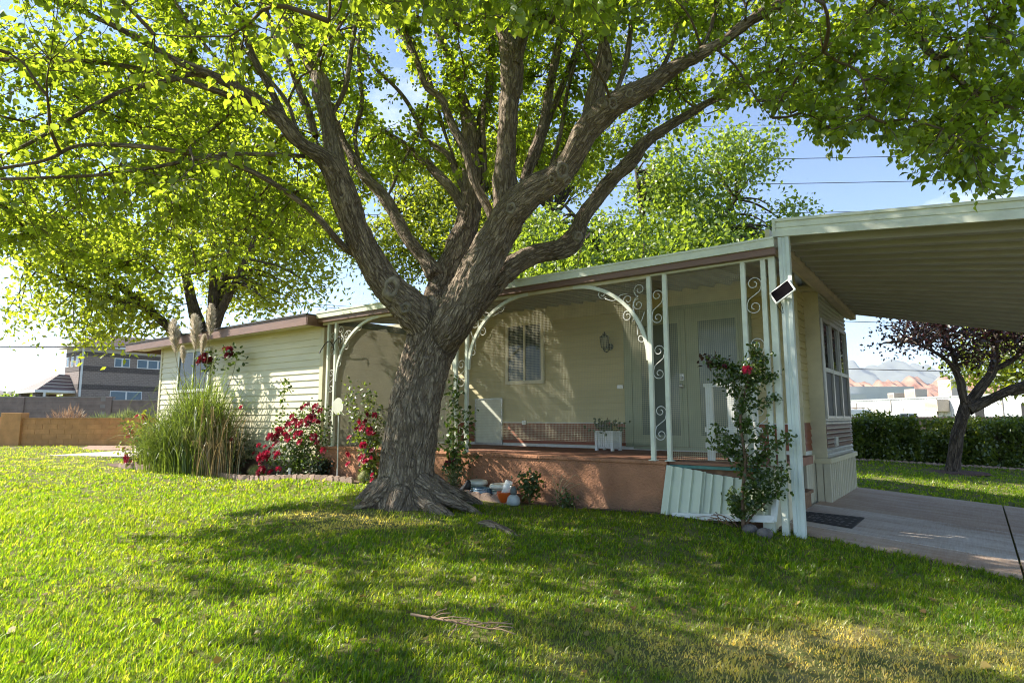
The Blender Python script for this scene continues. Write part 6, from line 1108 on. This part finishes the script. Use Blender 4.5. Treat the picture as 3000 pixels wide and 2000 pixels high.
SEDAN=[(-2.2,.3),(2.2,.3),(2.25,.7),(1.3,.92),(.6,1.4),(-.9,1.42),(-1.7,1.0),(-2.25,.92)]; SW=[[(.55,.95),(1.05,.95),(.52,1.33),(-.0,1.35),(0,.95)],[(-.08,.95),(-.08,1.35),(-.85,1.36),(-1.4,.98)]]
car('white car whose roof shows above the grey boundary wall','car',(-31.6,52,-.15),.15,4.4,1.8,SEDAN,SW,'parked_car'); car('dark car roofs at the far side of the boundary wall','car',(-45,56,-.25),.1,4.4,1.8,SEDAN,SW,'parked_car',M('dark_car_paint',(.05,.07,.10),.25,.1,spec=.6))
PICK=[(-2.6,.4),(2.6,.4),(2.65,.95),(1.5,1.08),(.95,1.75),(-.6,1.78),(-.7,1.1),(-2.6,1.1)]; PW=[[(.9,1.12),(1.35,1.12),(.9,1.65),(.3,1.68),(.3,1.12)],[(.2,1.12),(.2,1.68),(-.5,1.68),(-.5,1.12)]]
VAN=[(-2.6,.35),(2.5,.35),(2.6,1.0),(1.7,1.25),(.9,2.1),(-2.6,2.15)]; VW=[[(.85,1.25),(1.6,1.25),(.9,1.95),(.85,1.95)]]
car('silver pickup truck parked before the white warehouse','pickup',(37.6,60,-1.3),.0,5.2,1.9,PICK,PW,'pickup_truck'); vv=car('white work van with a roof rack at the house edge','van',(33.3,60,-1.3),.0,5.2,1.9,VAN,VW,'work_van'); m=MB(); m.box(31.2,34.6,59.2,59.3,.95,1.0); m.box(31.2,34.6,60.6,60.7,.95,1.0); m.build('ladder',WOOD,vv)
WA=np.array([57.0,105.,-1.4]); WB=np.array([62.,58.,-1.4]); wd=unit(WB-WA); wn=np.array([wd[1],-wd[0],0]); wn=-wn if wn[0]>0 else wn
wh=thing('white_warehouse','long low white metal warehouse with rooftop coolers beyond the rear wall','building',tuple((WA+WB)/2)); WHP=M('warehouse_panel',(.60,.61,.62),.5,.03,2); LEN=np.linalg.norm(WB-WA)
def W_(s,d,z): return WA+wd*s+wn*d+np.array([0,0,z])
class WM(MB):
    def wb(s,a0,a1,d0,d1,z0,z1): return s.frame(W_((a0+a1)/2,(d0+d1)/2,(z0+z1)/2),wd,wn,(0,0,1),abs(a1-a0)/2,abs(d1-d0)/2,abs(z1-z0)/2)
m=WM(); m.wb(0,LEN,-24,0,0,4.15); m.build('wall',WHP,wh); m=WM(); m.wb(-.1,LEN,-24,.12,4.15,4.4); m.build('roof_edge',M('grey_gutter',(.30,.33,.32),.6),wh)
m=WM()
for k in range(int(LEN/.6)): m.wb(k*.6,k*.6+.06,0,.05,.1,4.1)
props(m.build('panel_ribs',WHP,wh),kind='stuff')
GREYP=M('grey_door',(.33,.31,.28),.6); 
m=WM(); m.wb(5.1,6.1,.05,.09,0,2.9); d_=m.build('door',GREYP,wh)
for a in (6.6,9.4,12.3): m=WM(); m.wb(a,a+.75,.05,.09,1.5,2.85); m.build('window',GREYP,wh)
m=WM(); m.wb(1.6,2.5,.05,.12,2.9,3.9); m.build('louvre',GREYP,wh)
for a in(25.5,32.): m=WM(); m.wb(a,a+1.3,.05,.09,0,3.1); m.build('shutter',BLACK,wh)
for a in (.6,10.4,19.3,29.5): m=WM(); m.wb(a,a+.12,.05,.15,0,4.1); m.build('downpipe',GREYP,wh)
TANB=M('cooler_tan',(.50,.43,.34),.7,.08)
def cooler(label,a0,a1,d0,d1,z0,z1):
    o=thing('rooftop_cooler',label,'cooler',tuple(W_((a0+a1)/2,(d0+d1)/2,z0))); m=WM(); m.wb(a0,a1,d0,d1,z0,z1); m.build('cabinet',TANB,o,bevel=.03); m=WM()
    for k in range(7): z=z0+(z1-z0)*(.15+.1*k); m.wb(a0+.15,a1-.15,d1,d1+.04,z,z+.05)
    m.build('louvre_grille',GREYP,o)
cooler('tan boxy evaporative cooler standing on the warehouse roof',18.,20.3,-4.,-1.5,4.4,6.7); cooler('tan cooler box hung high on the warehouse wall',19.2,21.6,.15,1.9,2.3,3.9); cooler('small pale cooler on the warehouse roof near the far end',7.2,8.6,-4,-2,4.4,5.3); cooler('grey cooler beside the small pale one on the warehouse roof',9.6,11.8,-5,-3,4.4,5.8)
fb_=thing('rear_factory','plain pale grey factory block behind the warehouse','building',(76,165,-1.4)); FG=M('factory_panel',(.62,.62,.58),.7,.05,.3); m=MB(); m.box(72,98,150,180,-1.4,7.6); m.build('wall',FG,fb_); m=MB(); m.box(74,84,146,149.9,-1.4,5.6); m.build('annex',FG,fb_); m=MB(); m.box(77.5,78.6,145.8,146,6.,7.); m.build('vent',GREYP,fb_)
# ============================================================ hills, mountains and far trees
def ridge(name,mat,Y0,Y1,x0,x1,n,rows,top,freq,sharp,base=-2.):
    """height field: top(x) is the skyline, ravines run down its face"""
    xs=np.linspace(x0,x1,n); fs=np.linspace(0,1,rows); X,F_=np.meshgrid(xs,fs); L=(x1-x0)
    q=np.stack([X.ravel()*freq,F_.ravel()*1.6,0*X.ravel()],1); r1=1-np.abs(2*vnoise(q,91)-1); r2=1-np.abs(2*vnoise(q*2.3+7,92)-1); r3=vnoise(q*5.1,93)
    e=F_.ravel(); prof=np.where(e<.75,(e/.75)**sharp,1-.5*((e-.75)/.25)**2); Z=np.array([top(v) for v in xs]); Z=np.tile(Z,rows)
    r4=1-np.abs(2*vnoise(q*4.3+3,94)-1); h=Z*prof*(.46+.26*r1+.14*r2+.08*r3+.09*r4); P=np.stack([X.ravel(),Y0+(Y1-Y0)*e,base+h],1)
    i=(np.arange(n-1)[None]+np.arange(rows-1)[:,None]*n).ravel(); o=obj_np(name,P,[np.stack([i,i+1,i+n+1,i+n],1)],mat,None,False); props(o,kind='structure'); return o
CLIFF=M('red_cliff_rock',(.30,.13,.085),1,.25,.012,col2=(.36,.22,.16)); MOUNT=M('mountain_rock',(.13,.14,.12),1,.2,.002); HILL=M('far_hill',(.18,.16,.14),1,.2,.02)
ridge('cliffs',CLIFF,3300,3900,-600,4600,700,46,lambda x:262+45*math.sin(x/260.)*math.sin(x/97.)+45*math.exp(-((x-2650)/160)**2)+30*math.exp(-((x-2250)/90)**2),.011,.75)
ridge('mountains',MOUNT,12500,16500,-6000,22000,420,40,lambda x:1300+400*math.exp(-((x-7800)/2600)**2)+90*math.sin(x/700.),.0016,.85)
ridge('hills',HILL,380,520,-900,-150,60,10,lambda x:32+3*math.sin(x/40.),.02,.8)
for k,(x,y,s) in enumerate(((-108,150,4.6),(-101,152,4.2),(-92,150,3.6),(-84,156,4.),(-120,150,4.2))):
    bg_tree('far_tree',['rounded green tree at the picture edge beyond the walls','yellowish round tree among the far trees','small dark round tree among the far trees','green tree beside the office porch roof','far green tree near the picture border'][k],(x,y,-1.5),[[[x,y,-2,.3],[x,y,3,.2]]],[(x,y,3.6,s,s,2.6)],1500,.9,ASH3 if k%2 else ASH2,DARKBARK,400+k,spread=.6,cl=5)
# ============================================================ power lines
LINE=M('cable_black',(.03,.03,.035),.8)
def cable(p,q,sag,label,r=.02):
    p=np.array(p,float);q=np.array(q,float);t=np.linspace(0,1,24); P=p+(q-p)*t[:,None]-np.array([0,0,sag])*(4*t*(1-t))[:,None]; m=MB(); m.tube(P,r,5); o=m.build('power_line',LINE); props(o,label,'power line','overhead power lines')

cable([-21.05, 45.0, 21.91],[47.52, 45.0, 23.21],0.3,'topmost faint power line across the sky gap',0.016)
cable([-18.59, 40.0, 17.25],[41.93, 40.0, 18.12],0.3,'thick power line above the middle of the sky gap',0.025)
cable([-18.5, 40.0, 15.58],[41.71, 40.0, 16.3],0.3,'power line in the middle of the sky gap over the roof',0.025)
cable([-18.39, 40.0, 13.64],[41.45, 40.0, 14.19],0.3,'lowest power line just above the carport gutter',0.025)
cable([-46.32, 46.0, 5.41],[-22.64, 46.0, 5.41],0.1,'double looking power line beside the brick office roof',0.045)
cable([-26.8, 50.0, 13.84],[0.0, 50.0, 11.22],0.2,'upper power line over the porch roof behind the trunk',0.02)
cable([-26.57, 50.0, 10.27],[0.0, 50.0, 8.35],0.2,'power line pair member just above the shed roof',0.02)
cable([-26.56, 50.0, 10.04],[0.0, 50.0, 8.15],0.2,'lower power line skimming the shed roof',0.02)
cable([22.49, 50.0, 8.06],[44.94, 50.0, 7.58],0.1,'power line in front of the mountain under the carport edge',0.03)
cable([22.28, 50.0, 4.15],[44.51, 50.0, 3.7],0.1,'lower power line crossing the mountain behind the plum tree',0.03)

# ============================================================ desert haze
HZ,t_=newmat('haze_air'); pv=nd(t_,'VolumePrincipled'); pv.inputs['Color'].default_value=(.78,.86,1,1); pv.inputs['Density'].default_value=.00003; pv.inputs['Anisotropy'].default_value=.2; oo=nd(t_,'OutputMaterial'); t_.links.new(pv.outputs[0],oo.inputs['Volume'])
m=MB(); m.box(-26000,26000,-6000,19000,-4.2,2100); props(m.build('haze',HZ),kind='stuff')
